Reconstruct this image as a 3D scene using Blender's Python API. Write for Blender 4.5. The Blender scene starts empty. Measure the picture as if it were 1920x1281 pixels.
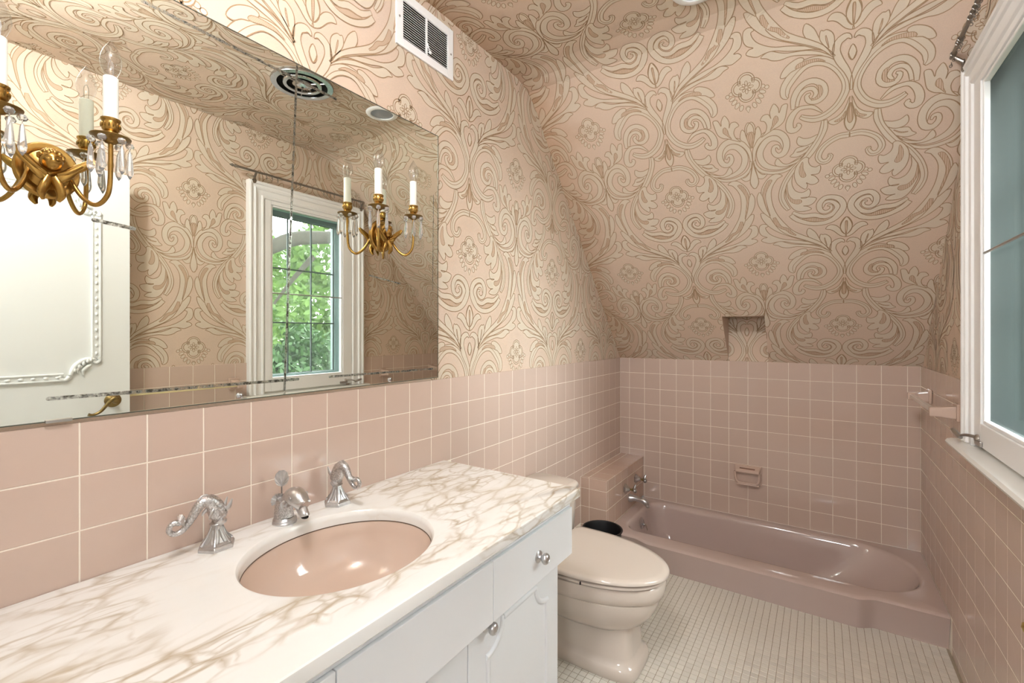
import bpy, bmesh, math, random
import numpy as np
from mathutils import Vector, Matrix
from mathutils.geometry import tessellate_polygon
random.seed(7); PI = math.pi
scene = bpy.context.scene
COL = scene.collection
T = 1.138                 # height of the tile wainscot top above the floor (m)
# ------------------------------------------------------------------ camera
cd = bpy.data.cameras.new('camera'); cam = bpy.data.objects.new('camera', cd); COL.objects.link(cam)
cam.location = (1.2188, -0.27258, T + 0.17596)
cam.rotation_euler = (PI / 2, 0, 0.5933)
cd.sensor_width = 36; cd.lens = 857.14 / 1920 * 36; cd.shift_y = -0.00776; cd.clip_start = 0.02; cd.clip_end = 200
scene.camera = cam
# ------------------------------------------------------------------ world, sun, exposure
world = bpy.data.worlds.new('overcast_sky'); scene.world = world; world.use_nodes = True
bg = world.node_tree.nodes['Background']; bg.inputs[0].default_value = (0.92, 0.97, 1.0, 1); bg.inputs[1].default_value = 11.0
sd = bpy.data.lights.new('sun', 'SUN'); sd.energy = 34.0; sd.angle = 1.4; sd.color = (.96, .99, 1.0)   # hazy bright sun low on the window side
sun = bpy.data.objects.new('sun', sd); COL.objects.link(sun); sun.rotation_euler = Vector((-.853, -.229, -.469)).to_track_quat('-Z', 'Y').to_euler()
vs = scene.view_settings; vs.view_transform = 'Standard'; vs.look = 'None'; vs.gamma = 1; vs.use_curve_mapping = False
vs.exposure = 0.11
HALL_FILL_W = 45.0            # watts of the unseen fill lamp added on the landing
ROOM_FILL_W = 40.0             # watts of the fill globe added out of view at the doorway end
# ------------------------------------------------------------------ mesh helpers
class MB:
    def __init__(s): s.v = []; s.f = []; s.m = []
    def add(s, vs, fs, mat=0):
        b = len(s.v); s.v += [tuple(p) for p in vs]
        for f in fs: s.f.append(tuple(i + b for i in f)); s.m.append(mat)
        return s
    def box(s, x0, x1, y0, y1, z0, z1, mat=0):
        vs = [(x, y, z) for x in (x0, x1) for y in (y0, y1) for z in (z0, z1)]
        return s.add(vs, [(0, 1, 3, 2), (4, 6, 7, 5), (0, 4, 5, 1), (2, 3, 7, 6), (0, 2, 6, 4), (1, 5, 7, 3)], mat)
    def tube(s, path, r, n=10, closed=False, mat=0, sx=1.0):
        P = [Vector(p) for p in path]; k = len(P)
        R = [r] * k if not isinstance(r, (list, tuple)) else list(r)
        up = None; vs = []
        for i in range(k):
            a = P[(i - 1) % k] if (i or closed) else P[i]; b = P[(i + 1) % k] if (i < k - 1 or closed) else P[i]
            t = (b - a).normalized()
            if up is None:
                up = Vector((0, 0, 1)) if abs(t.z) < .9 else Vector((1, 0, 0))
            x = t.cross(up)
            if x.length < 1e-6: x = t.orthogonal()
            x.normalize(); up = x.cross(t).normalized()
            for j in range(n):
                th = 2 * PI * j / n
                vs.append(P[i] + (x * math.cos(th) * sx + up * math.sin(th)) * R[i])
        fs = []
        for i in range(k if closed else k - 1):
            for j in range(n):
                a = i * n + j; b = i * n + (j + 1) % n; c = ((i + 1) % k) * n + (j + 1) % n; d = ((i + 1) % k) * n + j
                fs.append((a, b, c, d))
        if not closed: fs += [tuple(range(n))[::-1], tuple(range((k - 1) * n, k * n))]
        return s.add(vs, fs, mat)
    def lathe(s, prof, n=24, M=None, mat=0, ph=0.0, sy=1.0):
        M = M or Matrix.Identity(4); vs = []; fs = []
        for r, z in prof:
            for j in range(n):
                a = ph + 2 * PI * j / n; vs.append(M @ Vector((r * math.cos(a), sy * r * math.sin(a), z)))
        for i in range(len(prof) - 1):
            for j in range(n):
                fs.append((i * n + j, i * n + (j + 1) % n, (i + 1) * n + (j + 1) % n, (i + 1) * n + j))
        fs += [tuple(range(n))[::-1], tuple(range((len(prof) - 1) * n, len(prof) * n))]
        return s.add(vs, fs, mat)
    def loft(s, rings, cap0=True, cap1=True, mat=0):
        n = len(rings[0]); vs = [p for r in rings for p in r]; fs = []
        for i in range(len(rings) - 1):
            for j in range(n):
                fs.append((i * n + j, i * n + (j + 1) % n, (i + 1) * n + (j + 1) % n, (i + 1) * n + j))
        if cap0: fs.append(tuple(range(n))[::-1])
        if cap1: fs.append(tuple(range((len(rings) - 1) * n, len(rings) * n)))
        return s.add(vs, fs, mat)
    def prism(s, poly, fn, d0, d1, mat=0):
        n = len(poly); vs = [fn(u, v, d0) for u, v in poly] + [fn(u, v, d1) for u, v in poly]
        fs = [tuple(range(n)), tuple(range(n, 2 * n))[::-1]] + [(i, i + n, (i + 1) % n + n, (i + 1) % n) for i in range(n)]
        return s.add(vs, fs, mat)
    def blob(s, c, r, n=12, m=8, fn=None, mat=0):
        c = Vector(c); r = (r, r, r) if not isinstance(r, (tuple, list)) else r; vs = []
        for i in range(m + 1):
            ph = PI * i / m
            for j in range(n):
                a = 2 * PI * j / n; d = Vector((math.sin(ph) * math.cos(a), math.sin(ph) * math.sin(a), math.cos(ph)))
                k = fn(d) if fn else 1.0
                vs.append(c + Vector((d.x * r[0], d.y * r[1], d.z * r[2])) * k)
        fs = [(i * n + j, (i + 1) * n + j, (i + 1) * n + (j + 1) % n, i * n + (j + 1) % n) for i in range(m) for j in range(n)]
        return s.add(vs, fs, mat)
    def build(s, name, mats, parent=None, smooth=35, bevel=0.0, seg=2, fix=True, link=True):
        me = bpy.data.meshes.new(name); me.from_pydata(s.v, [], s.f)
        mats = mats if isinstance(mats, (list, tuple)) else [mats]
        for m in mats: me.materials.append(m)
        if len(mats) > 1: me.polygons.foreach_set('material_index', s.m)
        if fix:
            bm = bmesh.new(); bm.from_mesh(me); bmesh.ops.remove_doubles(bm, verts=bm.verts, dist=1e-6)
            bmesh.ops.recalc_face_normals(bm, faces=bm.faces); bm.to_mesh(me); bm.free()
        if smooth:
            me.shade_smooth(); me.set_sharp_from_angle(angle=math.radians(smooth))
        me.update()
        o = bpy.data.objects.new(name, me)
        if link: COL.objects.link(o)
        if bevel:
            b = o.modifiers.new('bevel', 'BEVEL'); b.width = bevel; b.segments = seg; b.limit_method = 'ANGLE'; b.angle_limit = math.radians(40); b.harden_normals = False
        if parent: adopt(o, parent)
        return o
def adopt(o, p):
    o.parent = p
    L = Vector((0, 0, 0)); q = p
    o.matrix_parent_inverse = Matrix.Identity(4)
    W = wm(p); o.matrix_parent_inverse = W.inverted()
def wm(o):
    m = Matrix.LocRotScale(o.location, o.rotation_euler, o.scale)
    return (wm(o.parent) @ o.matrix_parent_inverse @ m) if o.parent else m
def tag(o, label=None, cat=None, group=None, kind=None):
    if label: o['label'] = label
    if cat: o['category'] = cat
    if group: o['group'] = group
    if kind: o['kind'] = kind
    return o
def thing(name, label, cat, loc=(0, 0, 0), group=None, kind=None):
    o = bpy.data.objects.new(name, None); COL.objects.link(o); o.location = loc; o.empty_display_size = .05
    return tag(o, label, cat, group, kind)
def copy_tree(o, parent=None):
    c = o.copy(); COL.objects.link(c); c.parent = parent
    c.matrix_parent_inverse = o.matrix_parent_inverse.copy()
    for ch in [x for x in bpy.data.objects if x.parent == o]: copy_tree(ch, c)
    return c
def cr(pts, n, closed=False):
    P = np.array(pts, float); k = len(P); out = []
    for i in range(k if closed else k - 1):
        if closed: a, b, c, d = P[i - 1], P[i], P[(i + 1) % k], P[(i + 2) % k]
        else: a, b, c, d = P[max(i - 1, 0)], P[i], P[i + 1], P[min(i + 2, k - 1)]
        for j in range(n):
            t = j / n
            out.append(.5 * ((2 * b) + (-a + c) * t + (2 * a - 5 * b + 4 * c - d) * t * t + (-a + 3 * b - 3 * c + d) * t ** 3))
    if not closed: out.append(P[-1])
    return np.array(out)
def crv(pts, n=5, closed=False): return [tuple(p) for p in cr(pts, n, closed)]
def ctube(mb, pts, n=5, seg=10, **k):          # smooth tube through (x,y,z,r)
    q = cr(pts, n); return mb.tube([tuple(p[:3]) for p in q], [max(float(p[3]), 1e-4) for p in q], seg, **k)
# ------------------------------------------------------------------ materials
MATS = {}
def srgb(*c): return tuple(((x / 255 / 12.92) if x / 255 <= .04045 else ((x / 255 + .055) / 1.055) ** 2.4) for x in c) + (1,)
def newmat(name):
    m = bpy.data.materials.new(name); m.use_nodes = True; MATS[name] = m
    nt = m.node_tree; return m, nt, nt.nodes['Principled BSDF']
def N(nt, typ, **kw):
    n = nt.nodes.new(typ)
    for k, v in kw.items(): setattr(n, k, v)
    return n
def mixc(nt, fac, a, b, mode='MIX'):
    n = N(nt, 'ShaderNodeMix', data_type='RGBA', blend_type=mode)
    for s, v in ((n.inputs[0], fac), (n.inputs[6], a), (n.inputs[7], b)):
        if hasattr(v, 'links') or hasattr(v, 'is_output'): nt.links.new(v, s)
        else: s.default_value = v
    return n.outputs[2]
def ramp(nt, src, p0, p1, c0=(0, 0, 0, 1), c1=(1, 1, 1, 1)):
    r = N(nt, 'ShaderNodeValToRGB'); e = r.color_ramp.elements
    e[0].position = p0; e[0].color = c0; e[1].position = p1; e[1].color = c1
    nt.links.new(src, r.inputs[0]); return r.outputs[0]
def coords(nt, scale=(1, 1, 1), rot=(0, 0, 0), out='Object', loc=(0, 0, 0)):
    tc = N(nt, 'ShaderNodeTexCoord'); mp = N(nt, 'ShaderNodeMapping')
    mp.inputs['Scale'].default_value = scale; mp.inputs['Rotation'].default_value = rot; mp.inputs['Location'].default_value = loc
    nt.links.new(tc.outputs[out], mp.inputs[0]); return mp.outputs[0]
def noise(nt, vec, scale, detail=3, rough=.5, dist=0.0):
    n = N(nt, 'ShaderNodeTexNoise'); n.inputs['Scale'].default_value = scale; n.inputs['Detail'].default_value = detail
    n.inputs['Roughness'].default_value = rough; n.inputs['Distortion'].default_value = dist
    if vec is not None: nt.links.new(vec, n.inputs['Vector'])
    return n.outputs[0]
def math_(nt, op, a, b=None, c=None):
    n = N(nt, 'ShaderNodeMath', operation=op)
    for i, v in enumerate((a, b, c)):
        if v is None: continue
        if hasattr(v, 'is_output'): nt.links.new(v, n.inputs[i])
        else: n.inputs[i].default_value = v
    return n.outputs[0]
def bump(nt, p, h, strength=.2, dist=.002):
    b = N(nt, 'ShaderNodeBump'); b.inputs['Strength'].default_value = strength; b.inputs['Distance'].default_value = dist
    nt.links.new(h, b.inputs['Height']); nt.links.new(b.outputs[0], p.inputs['Normal'])
def plain(name, col, rough=.5, metal=0.0, var=0.0, vscale=30, bstr=0.0, bscale=200, coat=0.0, spec=None):
    m, nt, p = newmat(name)
    p.inputs['Roughness'].default_value = rough; p.inputs['Metallic'].default_value = metal; p.inputs['Base Color'].default_value = col
    if coat: p.inputs['Coat Weight'].default_value = coat; p.inputs['Coat Roughness'].default_value = .05
    if spec is not None: p.inputs['Specular IOR Level'].default_value = spec
    v = coords(nt)
    if var:
        d = tuple(c * (1 - var) for c in col[:3]) + (1,)
        nt.links.new(mixc(nt, noise(nt, v, vscale, 3), d, col), p.inputs['Base Color'])
    if bstr: bump(nt, p, noise(nt, v, bscale, 2), bstr, .001)
    return m
def m_tile(name, col, rough=.07, var=.07):
    m, nt, p = newmat(name)
    oi = N(nt, 'ShaderNodeObjectInfo'); v = coords(nt, out='Object')
    a = tuple(c * (1 - var) for c in col[:3]) + (1,); b = tuple(min(1, c * (1 + var)) for c in col[:3]) + (1,)
    c1 = mixc(nt, oi.outputs['Random'], a, b)
    c2 = mixc(nt, math_(nt, 'MULTIPLY', noise(nt, v, 25, 4), .12), c1, tuple(c * .8 for c in col[:3]) + (1,))
    nt.links.new(c2, p.inputs['Base Color']); p.inputs['Roughness'].default_value = rough
    bump(nt, p, noise(nt, v, 22, 1), .05, .004)
    return m
WALL_TILE = m_tile('pink_glazed_tile', srgb(203, 180, 166), var=.025)
LEDGE_TILE = m_tile('ledge_glazed_tile', srgb(200, 172, 155), var=.04)
MOSAIC = m_tile('cream_mosaic', srgb(220, 214, 203), rough=.32, var=.06)
GROUT = plain('pale_grout', srgb(244, 234, 220), .8, var=.08, vscale=60)
FGROUT = plain('floor_grout', srgb(174, 160, 138), .85, var=.35, vscale=12)
WHITE = plain('white_gloss_paint', srgb(248, 248, 248), .32, var=.015, vscale=8, bstr=.03, bscale=60)
CABW = plain('cabinet_white_paint', srgb(238, 239, 241), .38, var=.02, vscale=6, bstr=.03, bscale=90)
DOORW = plain('door_white_paint', srgb(236, 238, 236), .35, var=.02, vscale=5)
TUBM = plain('pink_enamel', srgb(194, 174, 166), .08, var=.02, vscale=5, coat=.5)
TOILM = plain('rose_beige_vitreous_china', srgb(214, 201, 189), .10, var=.015, vscale=5, coat=.5)
SINKM = plain('peach_vitreous_china', srgb(207, 184, 168), .08, var=.01, coat=.5)
CERAM = plain('glazed_ceramic_fitting', srgb(205, 180, 165), .12, var=.03, vscale=40, coat=.3)
BLACKP = plain('black_plastic', srgb(16, 15, 16), .45, var=.2)
CHROME = plain('chrome', srgb(200, 202, 206), .12, 1.0, var=.05, vscale=40)
STEEL = plain('dull_steel', srgb(186, 182, 178), .32, 1.0, var=.15, vscale=80)
PEWTER = plain('old_pewter_rod', srgb(166, 160, 153), .3, 1.0, var=.4, vscale=150)
ANTB = plain('antique_brass', srgb(150, 128, 84), .32, 1.0, var=.25, vscale=60)
DARKV = plain('duct_dark', srgb(22, 20, 19), .9, var=.2)
TEAL = plain('grey_green_frame_paint', srgb(120, 142, 140), .45, var=.08, vscale=20)
LEAD = plain('lead_came', srgb(62, 68, 70), .5, .6, var=.2)
CANDLE = plain('white_candle_sleeve', srgb(240, 238, 230), .5, var=.02)
BARM = plain('milky_towel_bar', srgb(226, 214, 200), .12, var=.03, coat=.4)
BARY = plain('yellowed_towel_bar', srgb(222, 208, 160), .2, var=.04, coat=.4)
SILLM = plain('sill_white_paint', srgb(236, 235, 230), .25, var=.03, vscale=10)
HALLW = plain('hall_white_wall', srgb(240, 238, 232), .6, var=.02)
HALLF = plain('hall_oak_floor', srgb(150, 110, 75), .4, var=.3, vscale=14)
BARK = plain('grey_bark', srgb(74, 68, 60), .9, var=.45, vscale=9, bstr=.6, bscale=18)
GRASS = plain('lawn', srgb(88, 98, 70), .9, var=.4, vscale=2)
def m_satin(name, col, rough, scales):
    m, nt, p = newmat(name); p.inputs['Metallic'].default_value = 1; p.inputs['Roughness'].default_value = rough
    v = coords(nt); vo = N(nt, 'ShaderNodeTexVoronoi', feature='F1'); vo.inputs['Scale'].default_value = scales; nt.links.new(v, vo.inputs['Vector'])
    d = tuple(c * .62 for c in col[:3]) + (1,)
    nt.links.new(mixc(nt, ramp(nt, vo.outputs['Distance'], .25, .75), col, d), p.inputs['Base Color'])
    bump(nt, p, vo.outputs['Distance'], .55, .0012); return m
SATIN = m_satin('scaled_satin_nickel', srgb(222, 221, 222), .34, 330)
SATINP = plain('satin_nickel', srgb(220, 219, 220), .32, 1.0, var=.3, vscale=140, bstr=.25, bscale=160)
BRASS = plain('gilt_brass', srgb(190, 150, 82), .27, 1.0, var=.35, vscale=90, bstr=.15, bscale=140)
BRASSD = plain('aged_brass', srgb(156, 124, 70), .3, 1.0, var=.4, vscale=160, bstr=.3, bscale=260)
def m_glass(name, tint=(1, 1, 1, 1), rough=0.0, base=.05):
    m, nt, p = newmat(name); nt.nodes.remove(p); o = nt.nodes['Material Output']
    tr = N(nt, 'ShaderNodeBsdfTransparent'); gl = N(nt, 'ShaderNodeBsdfGlossy'); lw = N(nt, 'ShaderNodeLayerWeight'); mx = N(nt, 'ShaderNodeMixShader')
    tr.inputs[0].default_value = tint; gl.inputs['Roughness'].default_value = rough; lw.inputs['Blend'].default_value = .5
    nt.links.new(math_(nt, 'MULTIPLY_ADD', math_(nt, 'POWER', lw.outputs['Facing'], 4.0), .55, base), mx.inputs[0]); nt.links.new(tr.outputs[0], mx.inputs[1]); nt.links.new(gl.outputs[0], mx.inputs[2]); nt.links.new(mx.outputs[0], o.inputs[0])
    return m
PANE = m_glass('window_glass', (.95, .98, .97, 1), base=.04)
BULB = m_glass('clear_bulb_glass', (.93, .93, .93, 1), .02, .10)
m, nt, p = newmat('cut_crystal'); CRYSTAL = m
p.inputs['Transmission Weight'].default_value = .85; p.inputs['IOR'].default_value = 1.55; p.inputs['Roughness'].default_value = .02; p.inputs['Base Color'].default_value = (.97, .97, .98, 1)
# --- wallpaper: ground with a fine weave, cream print, brown drawn line, hatched shade
def m_paper(name, col, col2, weave=.5, hatch=None, stain=False):
    m, nt, p = newmat(name); p.inputs['Roughness'].default_value = .62; p.inputs['Specular IOR Level'].default_value = .25
    v = coords(nt)
    big = noise(nt, v, 1.6, 3, .6); fine = noise(nt, v, 420, 1, .5)
    c = mixc(nt, ramp(nt, big, .35, .7), col, col2)
    dk = tuple(x * .86 for x in col[:3]) + (1,)
    c = mixc(nt, math_(nt, 'MULTIPLY', ramp(nt, fine, .42, .62), weave), c, dk)
    if hatch:
        w = N(nt, 'ShaderNodeTexWave', wave_type='BANDS', bands_direction='DIAGONAL'); w.inputs['Scale'].default_value = 95; nt.links.new(v, w.inputs['Vector'])
        c = mixc(nt, ramp(nt, w.outputs['Fac'], .35, .6), hatch, c)
    if stain:                                            # old damp browning along the edge by the papered wall
        sp = N(nt, 'ShaderNodeSeparateXYZ'); nt.links.new(v, sp.inputs[0])
        e = math_(nt, 'MULTIPLY_ADD', noise(nt, v, 5, 4, .6), .34, sp.outputs[0])
        f = math_(nt, 'MULTIPLY', ramp(nt, e, .16, .36, (1, 1, 1, 1), (0, 0, 0, 1)), .42)
        c = mixc(nt, f, c, srgb(196, 150, 92), 'MULTIPLY')
    nt.links.new(c, p.inputs['Base Color']); bump(nt, p, fine, .12, .0006)
    return m
def paper_set(sfx, st): return [m_paper('paper_ground' + sfx, srgb(216, 194, 176), srgb(213, 188, 166), .45, stain=st),
    m_paper('paper_cream_print' + sfx, srgb(213, 199, 181), srgb(211, 195, 174), .2, stain=st),
    m_paper('paper_brown_line' + sfx, srgb(164, 136, 108), srgb(158, 130, 100), .3, stain=st),
    m_paper('paper_hatched_shade' + sfx, srgb(208, 184, 163), srgb(204, 178, 155), .4, hatch=srgb(182, 154, 128), stain=st)]
WPM = paper_set('', False); WPC = paper_set('_stained', True)
# --- marble
def m_marble():
    m, nt, p = newmat('veined_white_marble'); p.inputs['Roughness'].default_value = .16; p.inputs['Coat Weight'].default_value = .3
    v = coords(nt, (1.0, .40, 1), (0, 0, math.radians(6)))
    def warp(vec, sc, amt):
        wn = N(nt, 'ShaderNodeTexNoise'); wn.inputs['Scale'].default_value = sc; wn.inputs['Detail'].default_value = 4; nt.links.new(vec, wn.inputs['Vector'])
        sub = N(nt, 'ShaderNodeVectorMath', operation='SUBTRACT'); sub.inputs[1].default_value = (.5, .5, .5); nt.links.new(wn.outputs['Color'], sub.inputs[0])
        add = N(nt, 'ShaderNodeVectorMath', operation='MULTIPLY_ADD'); add.inputs[1].default_value = (amt, amt, amt)
        nt.links.new(sub.outputs[0], add.inputs[0]); nt.links.new(vec, add.inputs[2]); return add.outputs[0]
    wv = warp(warp(v, 5, .10), 22, .022)
    def edges(scale, w0, w1):
        vo = N(nt, 'ShaderNodeTexVoronoi', feature='DISTANCE_TO_EDGE'); vo.inputs['Scale'].default_value = scale; nt.links.new(wv, vo.inputs['Vector'])
        return ramp(nt, vo.outputs['Distance'], w0, w1, (1, 1, 1, 1), (0, 0, 0, 1))
    fine_, mid, wide = edges(31, .0, .10), edges(17, .0, .085), edges(17, .0, .30)
    brk = ramp(nt, noise(nt, wv, 13, 4, .65), .40, .60); brk2 = ramp(nt, noise(nt, wv, 8, 5, .6), .46, .64)
    tc = N(nt, 'ShaderNodeTexCoord'); sp = N(nt, 'ShaderNodeSeparateXYZ'); nt.links.new(tc.outputs['Object'], sp.inputs[0])
    X, Y = sp.outputs[0], sp.outputs[1]
    def soft(val, a, b): return ramp(nt, val, a, b, (1, 1, 1, 1), (0, 0, 0, 1))
    nz = noise(nt, wv, 4, 3)
    far = ramp(nt, math_(nt, 'MULTIPLY_ADD', nz, .16, math_(nt, 'MULTIPLY_ADD', X, .25, Y)), .76, .80)            # busy beyond the basin
    c1 = math_(nt, 'ABSOLUTE', math_(nt, 'SUBTRACT', math_(nt, 'MULTIPLY_ADD', Y, -.16, X), .425))             # band along the front edge
    frt = soft(math_(nt, 'MULTIPLY_ADD', nz, .10, c1), .085, .115)
    c2 = math_(nt, 'ABSOLUTE', math_(nt, 'SUBTRACT', math_(nt, 'MULTIPLY_ADD', Y, .06, X), .065))
    bk = math_(nt, 'MULTIPLY', soft(math_(nt, 'MULTIPLY_ADD', nz, .10, c2), .085, .115), .75)
    nl = math_(nt, 'MULTIPLY', soft(math_(nt, 'MULTIPLY_ADD', nz, .16, math_(nt, 'ADD', Y, math_(nt, 'MULTIPLY', X, .10))), .10, .16), .9)
    mask = math_(nt, 'MAXIMUM', math_(nt, 'MAXIMUM', far, frt), math_(nt, 'MAXIMUM', bk, nl))
    c = mixc(nt, ramp(nt, noise(nt, wv, 5, 5, .6), .3, .75), srgb(238, 237, 234), srgb(231, 228, 223))
    c = mixc(nt, math_(nt, 'MULTIPLY', math_(nt, 'MULTIPLY', wide, brk2), math_(nt, 'MULTIPLY', mask, .55)), c, srgb(196, 182, 158))
    c = mixc(nt, math_(nt, 'MULTIPLY', math_(nt, 'MULTIPLY', mid, mask), math_(nt, 'MULTIPLY_ADD', brk, .55, .25)), c, srgb(170, 150, 120))
    c = mixc(nt, math_(nt, 'MULTIPLY', math_(nt, 'MULTIPLY', fine_, mask), math_(nt, 'MULTIPLY', brk, .6)), c, srgb(176, 158, 132))
    c = mixc(nt, math_(nt, 'MULTIPLY', math_(nt, 'MULTIPLY', mid, brk2), .14), c, srgb(206, 190, 168))
    nt.links.new(c, p.inputs['Base Color']); return m
MARBLE = m_marble()
# --- old mirror: green-tinted silver with worn streaks (object space: x across the wall = Y, up = Z)
def m_mirror(segs):
    m, nt, p = newmat('old_mirror_silver'); p.inputs['Metallic'].default_value = 1
    tc = N(nt, 'ShaderNodeTexCoord'); sp = N(nt, 'ShaderNodeSeparateXYZ'); nt.links.new(tc.outputs['Object'], sp.inputs[0])
    Y, Z = sp.outputs[1], sp.outputs[2]
    rag = noise(nt, coords(nt), 90, 5, .7); tot = None
    for (y0, z0, y1, z1, w) in segs:
        dy, dz = y1 - y0, z1 - z0; L2 = dy * dy + dz * dz
        t = math_(nt, 'ADD', math_(nt, 'MULTIPLY', math_(nt, 'SUBTRACT', Y, y0), dy / L2), math_(nt, 'MULTIPLY', math_(nt, 'SUBTRACT', Z, z0), dz / L2))
        n = nt.nodes[-1]; n.use_clamp = True
        ey = math_(nt, 'SUBTRACT', math_(nt, 'SUBTRACT', Y, y0), math_(nt, 'MULTIPLY', t, dy)); ez = math_(nt, 'SUBTRACT', math_(nt, 'SUBTRACT', Z, z0), math_(nt, 'MULTIPLY', t, dz))
        d = math_(nt, 'SQRT', math_(nt, 'ADD', math_(nt, 'MULTIPLY', ey, ey), math_(nt, 'MULTIPLY', ez, ez)))
        mk = ramp(nt, math_(nt, 'DIVIDE', d, w), .75, 1.1, (1, 1, 1, 1), (0, 0, 0, 1))
        tot = mk if tot is None else math_(nt, 'MAXIMUM', tot, mk)
    f = math_(nt, 'MULTIPLY', tot, ramp(nt, rag, .32, .60))
    nt.links.new(mixc(nt, f, (.88, .90, .83, 1), (.09, .085, .07, 1)), p.inputs['Base Color'])
    nt.links.new(math_(nt, 'MULTIPLY', f, .5), p.inputs['Roughness'])
    return m
def m_leaf(name, c0, c1):
    m, nt, p = newmat(name); o = nt.nodes['Material Output']
    c = mixc(nt, noise(nt, coords(nt), 3.0, 3), c0, c1); nt.links.new(c, p.inputs['Base Color']); p.inputs['Roughness'].default_value = .5
    tl = N(nt, 'ShaderNodeBsdfTranslucent'); nt.links.new(c, tl.inputs[0]); mx = N(nt, 'ShaderNodeMixShader'); mx.inputs[0].default_value = .12
    nt.links.new(p.outputs[0], mx.inputs[1]); nt.links.new(tl.outputs[0], mx.inputs[2]); nt.links.new(mx.outputs[0], o.inputs[0]); return m
LEAF1 = m_leaf('bright_leaves', srgb(84, 118, 52), srgb(120, 148, 76)); LEAF2 = m_leaf('deep_leaves', srgb(52, 86, 44), srgb(84, 116, 66))
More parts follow.
